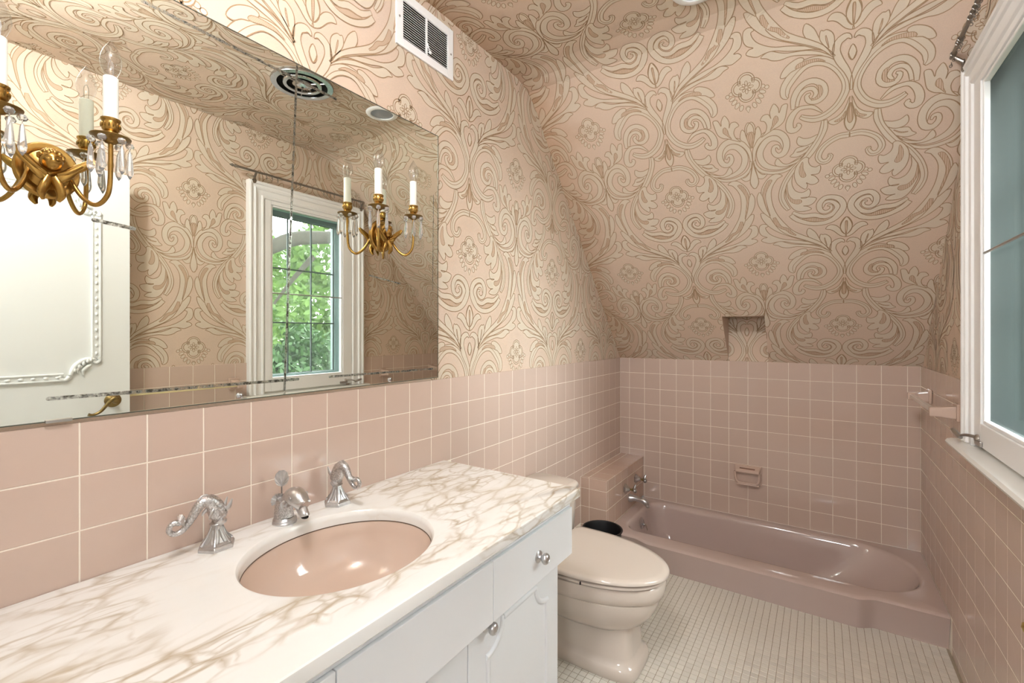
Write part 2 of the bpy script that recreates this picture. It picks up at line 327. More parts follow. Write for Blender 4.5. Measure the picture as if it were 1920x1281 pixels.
# ------------------------------------------------------------------ the printed damask, drawn once in millimetres
WP=[
('r',2,[5,115,8.9,10,159,14.6,25,195,21.6,52,221,25.5,81,228,26.2,109,220,26.0,130,193,26.1,135,157,25.3,123,126,25.0,100,120,21.6,85,140,18.7,88,162,15.0,102,162,12.8,107,148,7.8]),
('r',1,[122,145,9.2,118,177,15.8,99,198,21.8,74,202,24.7,50,186,25.8,31,149,26.3,35,110,25.9,55,80,24.1,90,63,18.4,127,62,14.6,159,75,10.8,188,95,5.7]),
('r',0,[7,120,9.7,11,89,12.7,36,57,15.0,77,42,14.9,118,41,13.3,153,55,10.9,185,82,7.8,214,115,4.9]),
('m',3,[272,234,19.7,270,203,26.5,258,167,24.3,233,123,27.6,202,82,25.5,173,60,18.2,149,29,21.2,125,-12,22.8,109,-58,22.8,107,-95,23.2,118,-130,23.9,133,-157,17.2]),
('r',3,[141,692,20.2,168,662,21.7,216,636,20.1,264,630,21.3,305,643,23.6,332,673,27.2,345,708,24.6,332,742,24.4,305,759,21.2,275,759,21.5,255,733,23.2,258,700,22.1,278,687,16.6,298,698,13.6,299,716,10.8,286,718,6.5]),
('r',2,[149,706,13.2,188,680,21.4,236,678,22.5,272,663,19.5,305,673,22.0,323,700,23.0,315,724,18.8,296,738,16.1,275,736,14.9,265,713,11.0]),
('h',4,[185,666,212,664,239,663,274,650,295,651,269,640,228,645,202,655]),
('c',4,[181,952,200,968,215,964,215,945,223,926,241,916,256,922,259,903,250,883,223,883,238,874,252,850,240,836,221,837,205,849,210,836,201,817,174,843,163,869,160,899,166,927]),
('h',5,[192,950,182,929,179,904,185,882,197,876,205,884,200,900,195,918,195,941]),
('c',4,[154,895,150,869,152,842,164,815,187,803,204,809,214,817,221,801,215,779,198,772,182,777,215,775,243,765,232,742,213,732,192,733,209,728,224,712,199,705,169,709,147,730,131,766,123,801,126,843,138,871]),
('h',5,[131,861,125,825,131,790,147,759,171,747,186,755,181,768,155,773,137,798,132,830]),
('r',4,[113,899,3.8,103,902,16.2,83,899,31.3,60,873,38.9,46,838,42.4,45,796,40.2,53,750,35.0,68,704,32.5,86,665,35.7,110,625,37.5,140,593,30.0,177,569,22.7,214,547,19.6,263,513,14.2,302,468,7.7]),
('s',5,[72,886,5.5,62,882,16.6,48,859,16.8,37,827,14.2,35,795,12.7,42,748,11.7,54,703,4.2]),
('s',5,[72,690,11.9,78,662,19.7,98,632,12.0,123,618,15.0,140,595,12.0,159,579,4.2]),
('r',6,[18,835,5.7,17,811,24.3,21,775,28.1,31,740,22.4,45,712,11.9,53,695,3.0]),
('r',3,[15,720,6.0,22,715,17.9,36,693,33.0,56,661,36.2,84,628,33.2,119,599,26.5,159,572,18.0,214,539,13.4,268,503,7.7]),
('c',2,[2,633,7,653,23,661,38,655,42,644,32,640,34,624,48,600,76,578,112,561,163,549,238,523,268,500,236,514,188,524,150,534,117,546,91,551,69,549,47,545,26,553,8,566,20,580,36,582,15,594,4,611]),
('c',1,[59,537,74,548,96,551,122,538,152,527,213,517,263,495,304,462,297,459,258,486,200,504,162,512,125,509,97,516,79,529]),
('m',3,[146,356,9.8,137,370,29.4,139,397,36.1,155,423,38.2,182,452,38.0,212,469,34.4,250,469,33.3,287,450,30.1,316,418,27.8,337,376,26.2,341,339,25.9,329,305,26.3,308,275,27.4,274,252,28.0,240,247,26.4,209,257,23.2,189,270,16.6]),
('c',4,[123,443,134,468,156,487,187,498,205,488,184,462,160,453,141,439]),
('h',5,[175,463,184,476,212,481,250,477,275,459,250,468,212,467,189,461]),
('r',2,[264,268,5.2,236,295,14.6,210,303,15.0,183,302,17.1,161,282,24.0,149,251,27.1,152,223,27.4,171,218,20.4,184,233,18.2,176,242,8.8]),
('r',2,[163,306,13.2,167,348,21.5,184,381,23.0,210,399,22.0,241,397,21.8,267,372,25.0,270,337,25.3,247,316,19.2,220,324,18.1,212,346,15.4,225,353,7.6]),
('r',1,[176,313,15.1,185,350,16.2,207,372,15.9,233,370,15.8,244,349,15.9,232,331,9.6]),
('s',3,[246,378,3.1,256,370,11.3,259,347,14.5,248,331,11.5,227,327,3.9]),
('r',4,[353,514,4.0,346,524,14.3,333,526,23.0,314,513,24.5,308,483,24.8,320,446,25.0,342,406,19.8,355,367,13.4,357,331,9.2]),
('c',3,[213,610,203,589,209,565,226,545,258,517,290,490,277,511,256,544,239,584]),
('c',4,[259,570,255,548,263,526,282,500,298,475,302,528,295,553,278,568,268,567]),
('s',5,[275,549,2.3,278,531,4.7,285,503,1.8]),
('c',3,[357,650,343,634,335,609,340,581,358,557,376,576,380,602,372,629]),
('h',4,[354,627,361,626,362,592,359,557,354,593]),
('c',2,[279,596,288,612,304,616,323,606,340,583,358,557,358,543,335,553,311,580,295,591]),
('c',5,[358,494,346,467,359,439,371,464]),
('c',3,[357,282,344,245,338,210,346,180,357,169,368,179,376,208,369,243]),
('h',4,[357,276,349,245,349,214,357,201,365,213,364,243]),
('c',2,[355,307,338,261,313,236,287,226,290,214,308,206,331,219,346,241]),
('h',3,[305,220,328,231,343,255,334,227,318,216]),
('m',2,[357,153,23.0,321,153,23.3,287,137,22.3,262,113,22.7,250,80,23.0,262,56,21.0,283,55,20.9,295,76,17.9,285,82,8.3]),
('c',2,[253,180,223,172,199,174,180,186,173,163,184,145,211,141,239,155]),
('c',1,[237,149,209,141,173,137,159,117,146,105,171,97,200,107,225,125]),
('s',5,[172,119,2.1,194,121,4.2,217,136,2.1]),
('c',2,[99,107,87,86,96,71,127,62,171,71,191,90,142,73,118,80]),
('c',3,[6,295,-10,279,-14,254,-8,231,2,181,16,229,20,251,19,277]),
('h',4,[4,252,-8,235,-5,203,2,177,9,202,16,234]),
('c',3,[31,269,19,251,14,221,5,177,25,209,41,225,40,251]),
('c',3,[90,242,64,228,40,217,58,237,65,261,58,282,42,291,54,310,74,309,82,289,79,317,95,348,111,326,113,305,125,333,144,334,141,308,131,269,110,249]),
('h',4,[98,296,89,280,85,259,76,238,94,258,108,274,107,291]),
('c',3,[2,995,-6,955,-17,900,-12,872,-2,858,10,868,18,893,9,952]),
('c',2,[7,967,8,943,10,925,18,907,38,903,55,922,37,922,21,938])]

HWU, RV = .358, .88
def damask():
    V = []; H = []; F = []; M = []; cnt = [0]
    def put(pts, tris, h, mat):
        b = cnt[0]; V.append(np.asarray(pts, float)); H.append(np.full(len(pts), h)); F.append(np.asarray(tris, int) + b); M.append(np.full(len(tris), mat)); cnt[0] += len(pts)
    def stroke(P, w, h, closed):
        n = len(P); d = (np.roll(P, -1, 0) - np.roll(P, 1, 0)) if closed else np.gradient(P, axis=0)
        d /= np.maximum(np.linalg.norm(d, axis=1), 1e-9)[:, None]; nr = np.c_[-d[:, 1], d[:, 0]] * w / 2
        pts = np.r_[P + nr, P - nr]; k = n if closed else n - 1; t = []
        for i in range(k):
            j = (i + 1) % n; t += [(i, j, j + n), (i, j + n, i + n)]
        put(pts, t, h, 2)
    def shape(P, lv, mat, line=2.7):
        h = .00025 + lv * .00034
        put(P, tessellate_polygon([[Vector((p[0], p[1], 0)) for p in P]]), h, mat)
        if line: stroke(P, line, h + .0001, True)
    def ribbon(q, lv, kind):
        c = q[:, :2]; d = np.gradient(c, axis=0); d /= np.maximum(np.linalg.norm(d, axis=1), 1e-9)[:, None]
        nr = np.c_[-d[:, 1], d[:, 0]] * np.maximum(q[:, 2:3], .6) / 2; n = len(c); h = .00025 + lv * .00034
        t = []
        for i in range(n - 1): t += [(i, i + 1, i + 1 + n), (i, i + 1 + n, i + n)]
        put(np.r_[c + nr, c - nr], t, h, 3 if kind == 's' else 1)
        stroke(np.r_[c + nr, (c - nr)[::-1]], 3.0 if kind != 's' else 2.0, h + .0001, True)
        if kind == 'm': stroke(c - nr * .15, 2.2, h + .0001, False)
    for kind, lv, p in WP:
        if kind in 'rms': ribbon(cr(np.array(p, float).reshape(-1, 3), 3), lv, kind)
        else: shape(cr(np.array(p, float).reshape(-1, 2), 3, True), lv, 3 if kind == 'h' else 1, 3.0 if kind == 'c' else 2.0)
    half = (np.concatenate(V), np.concatenate(H), np.concatenate(F), np.concatenate(M))
    V.clear(); H.clear(); F.clear(); M.clear(); cnt[0] = 0
    def ell(cx, cy, a, b, rot, n=10):
        th = np.arange(n) * 2 * PI / n; x = a * np.cos(th); y = b * np.sin(th)
        return np.c_[cx + x * math.cos(rot) - y * math.sin(rot), cy + x * math.sin(rot) + y * math.cos(rot)]
    for s in (1, -1):                                        # medallion: petals, ring of four lobes, inner flower
        for ang, r, a, b in ((-12, 76, 8, 8), (-26, 64, 13, 7), (-40, 66, 13, 8), (-55, 70, 14, 8), (-70, 74, 13, 8), (-9, 60, 9, 8)):
            t = math.radians(ang); x, y = r * math.cos(t), r * math.sin(t) * 1.12
            shape(ell(s * x, y, a, b, t if s > 0 else PI - t), 0, 1, 2.3)
    shape(ell(0, -84, 9, 9, 0), 0, 1, 2.3); shape(np.array([(-9, -86), (0, -104), (9, -86), (0, -78)], float), 1, 1, 2.3)
    shape(ell(0, 2, 46, 46, 0, 16), 1, 1, 0)
    for cx, cy, a0, a1, r in ((0, 28, -25, 205, 28), (-27, 2, 75, 285, 26), (0, -26, 155, 385, 28), (27, 2, -105, 105, 26)):
        th = np.radians(np.linspace(a0, a1, 12)); ribbon(np.c_[cx + r * np.cos(th), cy + r * np.sin(th), np.full(12, 8.0)], 2, 'r')
    for k in range(8):
        t = k * PI / 4; r = 17 if k % 2 == 0 else 15
        shape(ell(r * math.cos(t), 2 + r * math.sin(t), 9.5 if k % 2 == 0 else 6.5, 5.0, t, 8), 3, 1, 2.0)
    shape(ell(0, 2, 6.5, 6.5, 0, 8), 4, 1, 2.0)
    med = (np.concatenate(V), np.concatenate(H), np.concatenate(F), np.concatenate(M))
    vs, hs, fs, ms = [], [], [], []; off = 0
    for (v, h, f, m), tr in ((half, (1, 0, 0)), (half, (-1, 0, 0)), (med, (1, 0, 440)), (med, (1, 358, 0))):
        w = v.copy(); w[:, 0] = w[:, 0] * tr[0] + tr[1]; w[:, 1] += tr[2]
        vs.append(w / 1000); hs.append(h + (.00005 if tr[0] < 0 else 0)); fs.append(f + off); ms.append(m); off += len(w)
    return np.concatenate(vs), np.concatenate(hs), np.concatenate(fs), np.concatenate(ms)
DAM = damask()
def clip_half(poly, ax, val, keep_less):
    out = []; n = len(poly)
    for i in range(n):
        a, b = poly[i], poly[(i + 1) % n]; ia = (a[ax] <= val) == keep_less; ib = (b[ax] <= val) == keep_less
        if ia: out.append(a)
        if ia != ib:
            t = (val - a[ax]) / (b[ax] - a[ax]); out.append(tuple(a[k] + t * (b[k] - a[k]) for k in range(3)))
    return out
def print_on(fmap, u0, v0, ub, vb, hole=None, skip=None):
    """tile the damask: axis B at u0, medallion B at v0; ub, vb = domain; hole = rect left blank"""
    V, H, F, M = DAM; vs, fs, ms = [], [], []; off = 0
    for i in range(math.floor((ub[0] - u0) / (2 * HWU)) - 1, math.ceil((ub[1] - u0) / (2 * HWU)) + 2):
        for j in range(math.floor((vb[0] - v0) / RV) - 2, math.ceil((vb[1] - v0) / RV) + 2):
            U = np.c_[V[:, 0] + u0 + i * 2 * HWU, V[:, 1] + v0 - .44 + j * RV]
            tu = U[F][:, :, 0]; tv = U[F][:, :, 1]
            inside = (tu.min(1) >= ub[0]) & (tu.max(1) <= ub[1]) & (tv.min(1) >= vb[0]) & (tv.max(1) <= vb[1])
            outside = (tu.max(1) < ub[0]) | (tu.min(1) > ub[1]) | (tv.max(1) < vb[0]) | (tv.min(1) > vb[1])
            if skip is not None:
                cu, cv_ = tu.mean(1), tv.mean(1); sk = (cu > skip[0]) & (cu < skip[1]) & (cv_ > skip[2]) & (cv_ < skip[3]); inside &= ~sk; outside |= sk
            strad = ~inside & ~outside
            if hole is not None:
                ov = ~outside & (tu.max(1) > hole[0]) & (tu.min(1) < hole[1]) & (tv.max(1) > hole[2]) & (tv.min(1) < hole[3])
                strad |= ov; inside &= ~ov
            f = F[inside]
            if len(f):
                uq, inv = np.unique(f, return_inverse=True); vs.append(fmap(U[uq, 0], U[uq, 1], H[uq])); fs += [tuple(t) for t in (inv.reshape(f.shape) + off)]; ms += list(M[inside]); off += len(uq)
            for k in np.nonzero(strad)[0]:
                P = [(U[q, 0], U[q, 1], H[q]) for q in F[k]]
                for ax, val, less in ((0, ub[0], False), (0, ub[1], True), (1, vb[0], False), (1, vb[1], True)):
                    if P: P = clip_half(P, ax, val, less)
                if len(P) < 3: continue
                parts = [P]
                if hole is not None:
                    mid = clip_half(clip_half(P, 0, hole[0], False) or [], 0, hole[1], True) if P else []
                    parts = [clip_half(P, 0, hole[0], True), clip_half(P, 0, hole[1], False), clip_half(mid, 1, hole[3], False) if mid else [], clip_half(mid, 1, hole[2], True) if mid else []]
                for Q in parts:
                    if len(Q) >= 3:
                        q = np.array(Q); vs.append(fmap(q[:, 0], q[:, 1], q[:, 2])); fs.append(tuple(range(off, off + len(q)))); ms.append(M[k]); off += len(q)
    return np.concatenate(vs), fs, ms
def papered(name, base, prints, mats=None, extra=None):
    """one wall mesh: its own faces plus the raised print of the paper"""
    vs = [np.array(base.v, float)]; fs = list(base.f); ms = list(base.m); off = len(base.v)
    for v, f, m in prints:
        vs.append(v); fs += [tuple(i + off for i in t) for t in f]; ms += list(m); off += len(v)
    me = bpy.data.meshes.new(name); V = np.concatenate(vs)
    me.from_pydata(V.tolist(), [], fs)
    for m in (mats or WPM): me.materials.append(m)
    me.polygons.foreach_set('material_index', np.array(ms, dtype=np.int32)); me.update()
    o = bpy.data.objects.new(name, me); COL.objects.link(o); return o
# ------------------------------------------------------------------ room shell
W, WPX, YB, YN = 1.663, 1.672, 2.961, -.245
ZC = T + 1.424
# ceiling and slope profile (Y, Z) from the tile top upward, arc length measured along it
prof = [(2.972, T - .12), (2.966, T), (1.86, T + 1.2270), (1.815, T + 1.277), (1.775, T + 1.322), (1.735, T + 1.360), (1.69, T + 1.392), (1.63, T + 1.413), (1.56, T + 1.422), (1.45, ZC), (YN - .02, ZC)]
PR = np.array(prof); SEG = np.r_[0, np.cumsum(np.linalg.norm(np.diff(PR, axis=0), axis=1))] ; SEG -= SEG[1]
fine = np.unique(np.r_[SEG, np.linspace(SEG[2], SEG[-2], 24)])
tg = np.gradient(np.c_[np.interp(fine, SEG, PR[:, 0]), np.interp(fine, SEG, PR[:, 1])], axis=0)
tg /= np.linalg.norm(tg, axis=1)[:, None]
def ceil_map(u, s, h):
    y = np.interp(s, SEG, PR[:, 0]); z = np.interp(s, SEG, PR[:, 1])
    ty = np.interp(s, fine, tg[:, 0]); tz = np.interp(s, fine, tg[:, 1]); L = np.hypot(ty, tz)
    # inward normal (down and toward the room)
    return np.c_[u, y - h * tz / L, z + h * ty / L]
NX0, NX1, NZ = .727, .953, .279                     # niche in the slope, above the tiles
sN = math.hypot(NZ / 1.1094, NZ)
mb = MB()
ss = sorted(set([0.0, sN, *[float(x) for x in fine if x > sN + .01]])); ss = [float(SEG[0])] + ss
xs = [-.02, NX0, NX1, WPX + .02]
for a, b in zip(ss[:-1], ss[1:]):
    for k in range(3):
        if k == 1 and 0 <= a < sN - 1e-6: continue
        q = ceil_map(np.array([xs[k], xs[k + 1], xs[k + 1], xs[k]]), np.array([a, a, b, b]), np.zeros(4))
        mb.add(q, [(0, 1, 2, 3)], 0)
YNB = 2.9665; yt = 2.966 - NZ / 1.1094
mb.add([(NX0, 2.966, T), (NX0, yt, T + NZ), (NX0, YNB, T + NZ)], [(0, 1, 2)], 0)
mb.add([(NX1, 2.966, T), (NX1, yt, T + NZ), (NX1, YNB, T + NZ)], [(0, 1, 2)], 0)
mb.add([(NX0, yt, T + NZ), (NX1, yt, T + NZ), (NX1, YNB, T + NZ), (NX0, YNB, T + NZ)], [(0, 1, 2, 3)], 0)
mb.add([(NX0, YNB, T - .01), (NX1, YNB, T - .01), (NX1, YNB, T + NZ), (NX0, YNB, T + NZ)], [(0, 1, 2, 3)], 0)
# outer skin of the roof so that it has thickness

pr1 = print_on(ceil_map, .961, .75, (-.005, WPX - .001), (0.0, float(SEG[-1])), hole=(NX0, NX1, -1.0, sN))
pr2 = print_on(lambda u, v, h: np.c_[u, YNB - h, T + v], .961 + .23, .16, (NX0, NX1), (0, NZ))
ceiling = papered('ceiling', mb, [pr1, pr2], WPC); tag(ceiling, 'sloping ceiling papered with cream scroll damask, small niche above the tiles', None, kind='structure')
roof = MB()
for a, b in zip(prof[:-1], prof[1:]):
    roof.add([(-.12, a[0] + .12, a[1] + .15), (1.86, a[0] + .12, a[1] + .15), (1.86, b[0] + .12, b[1] + .15), (-.12, b[0] + .12, b[1] + .15)], [(0, 1, 2, 3)])
ro = roof.build('ceiling_backing', HALLW, ceiling, smooth=0, fix=False); tag(ro, 'roof boards behind the papered slope', None)
# left wall
mb = MB(); mb.box(-.12, -.006, YN - .12, YB + .16, 0, ZC + .1)
wall_left = papered('wall_left', mb, [print_on(lambda u, v, h: np.c_[-.006 + h, u, T + v], .864, .085, (YN, 2.975), (-.004, 1.44), hole=(.83, 1.10, 1.20, 1.375), skip=(-1, .98, -.1, .88))])
tag(wall_left, 'long wall papered in peach damask over pink tiles, behind the vanity mirror', None, kind='structure')
# right wall with the window opening
WY0, WY1, WZ0, WZ1 = 1.200, 1.830, T - .205, T + 1.05
mb = MB()
for y0, y1, z0, z1 in ((YN - .12, WY0, 0, ZC + .1), (WY1, YB + .16, 0, ZC + .1), (WY0, WY1, 0, WZ0), (WY0, WY1, WZ1, ZC + .1)): mb.box(WPX, 1.86, y0, y1, z0, z1)
wall_right = papered('wall_right', mb, [print_on(lambda u, v, h: np.c_[WPX - h, u, T + v], .842, .098, (YN, 2.975), (-.004, 1.44), hole=(WY0 - .03, WY1 + .03, -.3, 1.07))])
tag(wall_right, 'window wall papered in peach damask over pink tiles', None, kind='structure')
mb = MB(); mb.box(-.12, 1.86, 2.9665, 3.12, 0, T + .0)
wall_back = mb.build('wall_back', GROUT, smooth=0); tag(wall_back, 'pink tiled wall behind the bathtub', None, kind='structure')
mb = MB()                                              # end wall with the doorway the picture was taken from
for x0, x1, z0, z1 in ((-.006, .80, 0, ZC + .05), (1.580, WPX, 0, ZC + .05), (.80, 1.580, T + .98, ZC + .05)): mb.box(x0, x1, YN - .115, YN, z0, z1)
wall_front = mb.build('wall_front', HALLW, smooth=0); tag(wall_front, 'end wall with the doorway', None, kind='structure')
# ------------------------------------------------------------------ wall tiles, each one a child of its wall
TILE_MESH = {}
def tile_mesh(w, h, mat, d=.0075, ch=.0011):
    key = (round(w, 4), round(h, 4), mat.name)
    if key not in TILE_MESH:
        a, b = w / 2, h / 2; c = min(ch, a * .4, b * .4)
        v = [(-a, -b, -d), (a, -b, -d), (a, b, -d), (-a, b, -d), (-a, -b, -c), (a, -b, -c), (a, b, -c), (-a, b, -c), (-a + c, -b + c, 0), (a - c, -b + c, 0), (a - c, b - c, 0), (-a + c, b - c, 0)]
        f = [(0, 1, 5, 4), (1, 2, 6, 5), (2, 3, 7, 6), (3, 0, 4, 7), (4, 5, 9, 8), (5, 6, 10, 9), (6, 7, 11, 10), (7, 4, 8, 11), (8, 9, 10, 11)]
        me = bpy.data.meshes.new('tile'); me.from_pydata(v, [], f); me.materials.append(mat); me.update(); TILE_MESH[key] = me
    return TILE_MESH[key]
def put_tile(parent, c, ux, uy, w, h, mat, jit=.0016, name='tile'):
    if w < .004 or h < .004: return
    o = bpy.data.objects.new(name, tile_mesh(w, h, mat)); COL.objects.link(o)
    ux, uy = Vector(ux), Vector(uy); n = ux.cross(uy)
    R = Matrix((ux, uy, n)).transposed().to_4x4()
    J = Matrix.Rotation(random.uniform(-jit, jit), 4, 'X') @ Matrix.Rotation(random.uniform(-jit, jit), 4, 'Y')
    o.matrix_basis = Matrix.Translation(c) @ R @ J; adopt(o, parent); return o
G = .0019; PT = .11
ROWS = [T] + [T - k * PT + .004 for k in range(1, 11)] + [0.0]
def cuts(a, b, off):
    k = math.ceil((a - off) / PT + 1e-6); out = [a]
    while off + k * PT < b - 1e-6: out.append(off + k * PT); k += 1
    return out + [b]
def tile_field(parent, fn, ux, uy, us, zs, mat, keep=None):
    for u0, u1 in zip(us[:-1], us[1:]):
        for z1, z0 in zip(zs[:-1], zs[1:]):
            if keep and not keep((u0 + u1) / 2, (z0 + z1) / 2): continue
            put_tile(parent, fn((u0 + u1) / 2, (z0 + z1) / 2), ux, uy, u1 - u0 - G, z1 - z0 - G, mat)
CT = T - .317                                          # top of the marble
g = MB(); g.box(-.006, -.0007, YN, YB + .004, 0, T - .0015); g.build('grout', GROUT, wall_left, smooth=0)
tile_field(wall_left, lambda u, z: (0, u, z), (0, 1, 0), (0, 0, 1), cuts(YN, YB, 0), ROWS, WALL_TILE,
           lambda u, z: (u < 1.06 and z > CT - .06) or (1.06 < u < 2.30 and z > .1) or (u > 2.30 and z > T - .74))
tile_field(wall_back, lambda u, z: (u, YB, z), (1, 0, 0), (0, 0, 1), cuts(0, W, .0687), ROWS, WALL_TILE, lambda u, z: z > .10)
g = MB(); g.box(0, W, YB + .0007, YB + .006, 0, T - .0015); g.build('grout', GROUT, wall_back, smooth=0)
g = MB(); g.box(W + .0007, WPX, .2, WY0 - .02, 0, T - .0015); g.box(W + .0007, WPX, WY1 + .02, YB + .004, 0, T - .0015); g.box(W + .0007, WPX, WY0 - .02, WY1 + .02, 0, WZ0); g.build('grout', GROUT, wall_right, smooth=0)
tile_field(wall_right, lambda u, z: (W, u, z), (0, -1, 0), (0, 0, 1), cuts(.396, YB, .066), ROWS, WALL_TILE,
           lambda u, z: not (1.14 < u < 1.93 and z > T - .25) and not (u > 2.32 and z < .12))
# the tiled ledge at the tap end of the tub
LZ, LX, LY = T - .70, .170, 2.285
mb = MB(); mb.box(0, LX - .0008, LY + .0008, YB + .006, 0, LZ - .0008)
ledge = mb.build('wall_ledge', GROUT, smooth=0); tag(ledge, 'low tiled ledge in the corner at the tap end of the tub', None, kind='structure')
lr = [LZ] + [z for z in ROWS if z < LZ - .02]
tile_field(ledge, lambda u, z: (u, z, LZ), (1, 0, 0), (0, 1, 0), [0.002, .05, LX], list(reversed(cuts(LY, YB, 0))), LEDGE_TILE)
tile_field(ledge, lambda u, z: (u, LY, z), (1, 0, 0), (0, 0, 1), [0.002, .058, LX], lr, LEDGE_TILE)
tile_field(ledge, lambda u, z: (LX, u, z), (0, 1, 0), (0, 0, 1), cuts(LY, YB, 0), lr, LEDGE_TILE)
# floor: mosaic
mb = MB(); mb.box(-.006, WPX, YN - .115, 2.345, -.06, -.0012)
floor = mb.build('floor', FGROUT, smooth=0); tag(floor, 'floor of small square cream mosaic tiles', None, kind='structure')
PF = .0275; cf, sf = math.cos(.5933), math.sin(.5933); cells = []
for i in range(0, 61):
    for j in range(-9, 85):
        x, y = .005 + (i + .5) * PF, .012 + (j + .5) * PF
        if x > W or y > 2.33: continue
        dx, dy = x - cam.location.x, y - cam.location.y; dep = -dx * sf + dy * cf
        px = 960 + 857.14 * (dx * cf + dy * sf) / dep if dep > .05 else -1; py = 625.6 + 857.14 * cam.location.z / dep if dep > .05 else 9e9
        vis = 0 < px < 1920 and py < 1290 and y > 1.1 and not (x < .52 and y < 1.3) and not (x < .66 and 1.34 < y < 1.95) and px > 1060
        cells.append((0 if vis else 1, dep, x, y))
cells.sort(); stuff = MB()
for k, (nv, dep, x, y) in enumerate(cells):
    if k < 300:
        o = bpy.data.objects.new('mosaic_tile', tile_mesh(PF - .0021, PF - .0021, MOSAIC, .003, .0008)); COL.objects.link(o)
        o.matrix_basis = Matrix.Translation((x, y, 0)) @ Matrix.Rotation(random.uniform(-.012, .012), 4, 'X') @ Matrix.Rotation(random.uniform(-.012, .012), 4, 'Y'); adopt(o, floor)
    else:
        me = tile_mesh(PF - .0021, PF - .0021, MOSAIC, .003, .0008); q = Matrix.Rotation(random.uniform(-.012, .012), 4, 'X') @ Matrix.Rotation(random.uniform(-.012, .012), 4, 'Y')
        stuff.add([q @ v.co + Vector((x, y, 0)) for v in me.vertices], [tuple(p.vertices) for p in me.polygons])
so = stuff.build('mosaic_field', MOSAIC, floor, smooth=0, fix=False); tag(so, kind='stuff')
# ------------------------------------------------------------------ vanity
def ring_xy(poly, c, angs, z):
    """resample a star-shaped outline at given angles about c"""
    P = np.array(poly) - np.array(c); a = np.arctan2(P[:, 1], P[:, 0]); r = np.hypot(P[:, 0], P[:, 1]); o = np.argsort(a); a, r = a[o], r[o]
    a = np.r_[a - 2 * PI, a, a + 2 * PI]; r = np.r_[r, r, r]; rr = np.interp((np.array(angs) + PI) % (2 * PI) - PI, a, r)
    zz = np.full(len(angs), z) if np.isscalar(z) else z
    return [(c[0] + q * math.cos(t), c[1] + q * math.sin(t), w) for q, t, w in zip(rr, angs, zz)]
def rect_poly(x0, x1, y0, y1, rad=0.0, n=400):
    """dense outline of a rectangle with rounded corners (rad may be one value or four: x0y0,x1y0,x1y1,x0y1)"""
    R = [rad] * 4 if np.isscalar(rad) else list(rad); R = [max(q, 1e-4) for q in R]; out = []
    for (cx, cy, a0), q in zip(((x0, y0, PI), (x1, y0, 1.5 * PI), (x1, y1, 0), (x0, y1, .5 * PI)), R):
        mx = cx + (q if cx == x0 else -q); my = cy + (q if cy == y0 else -q)
        for k in range(25):
            t = a0 + .5 * PI * k / 24; out.append((mx + q * math.cos(t), my + q * math.sin(t)))
    P = np.array(out + out[:1]); seg = np.r_[0, np.cumsum(np.hypot(*np.diff(P, axis=0).T))]
    t = np.unique(np.r_[np.linspace(0, seg[-1], n, endpoint=False), seg[:-1]])
    return np.c_[np.interp(t, seg, P[:, 0]), np.interp(t, seg, P[:, 1])]
SC, SA, SB = (.292, .396), .190, .216                  # basin centre and half axes
CX1, CY0, CY1 = .584, YN + .002, 1.060
top = thing('marble_countertop', 'white marble vanity top with tan veins and a rounded opening for the basin', 'countertop', (.29, .40, CT - .03))
corner = [math.atan2(y - SC[1], x - SC[0]) for x in (.002, CX1) for y in (CY0, CY1)]
angs = sorted(list(np.linspace(-PI, PI, 160, endpoint=False)) + corner)
def rect_ring(i, z): return ring_xy(rect_poly(.002, CX1 - i, CY0, CY1 - i, .004), SC, angs, z)
def ell_ring(k, z): return [(SC[0] + (SA + k) * math.cos(t_), SC[1] + (SB + k) * math.sin(t_), z) for t_ in angs]
mb = MB(); th = .030
rings = [ell_ring(0, CT - th), ell_ring(0, CT - .014), ell_ring(.002, CT - .006), ell_ring(.006, CT - .0015), ell_ring(.012, CT),
         rect_ring(.004, CT), rect_ring(.001, CT - .002), rect_ring(0, CT - .006), rect_ring(0, CT - th + .004), rect_ring(.003, CT - th), ell_ring(0, CT - th)]
mb.loft(rings, False, False); mb.build('slab', MARBLE, top, smooth=28)
sink = thing('undermount_sink', 'oval peach china basin set under the marble', 'sink', (SC[0], SC[1], CT - .19))
mb = MB(); rr = []
for f, d in ((1.06, .031), (1.005, .031), (.995, .036), (.97, .06), (.93, .085), (.86, .112), (.75, .137), (.58, .157), (.38, .168), (.18, .173), (.10, .175)):
    rr.append([(SC[0] + SA * f * math.cos(t_) - .02 * (1 - f), SC[1] + SB * f * math.sin(t_), CT - d) for t_ in np.linspace(0, 2 * PI, 72, endpoint=False)])
out = [[(SC[0] + (p[0] - SC[0]) * 1.0 , SC[1] + (p[1] - SC[1]), p[2] - .012) for p in r] for r in rr]
mb.loft(rr + out[::-1], False, False); mb.build('bowl', SINKM, sink, smooth=60)
mb = MB(); mb.tube([(SC[0] + SA * 1.0 * math.cos(a), SC[1] + SB * 1.0 * math.sin(a), CT - .0312) for a in np.linspace(0, 2 * PI, 96, endpoint=False)], .0014, 6, closed=True); mb.build('sealant_line', plain('dark_sealant', srgb(92, 74, 60), .7), sink)
mb = MB(); mb.lathe([(.024, -.004), (.024, .0), (.021, .002), (.017, .001), (.015, -.004)], 24, Matrix.Translation((SC[0] - .02, SC[1], CT - .1735))); mb.build('drain', CHROME, sink)
mb = MB(); mb.lathe([(.013, 0), (.013, .004), (.008, .006), (.001, .0065)], 20, Matrix.Translation((SC[0] - .02, SC[1], CT - .1755))); mb.build('drain_stopper', CHROME, sink)
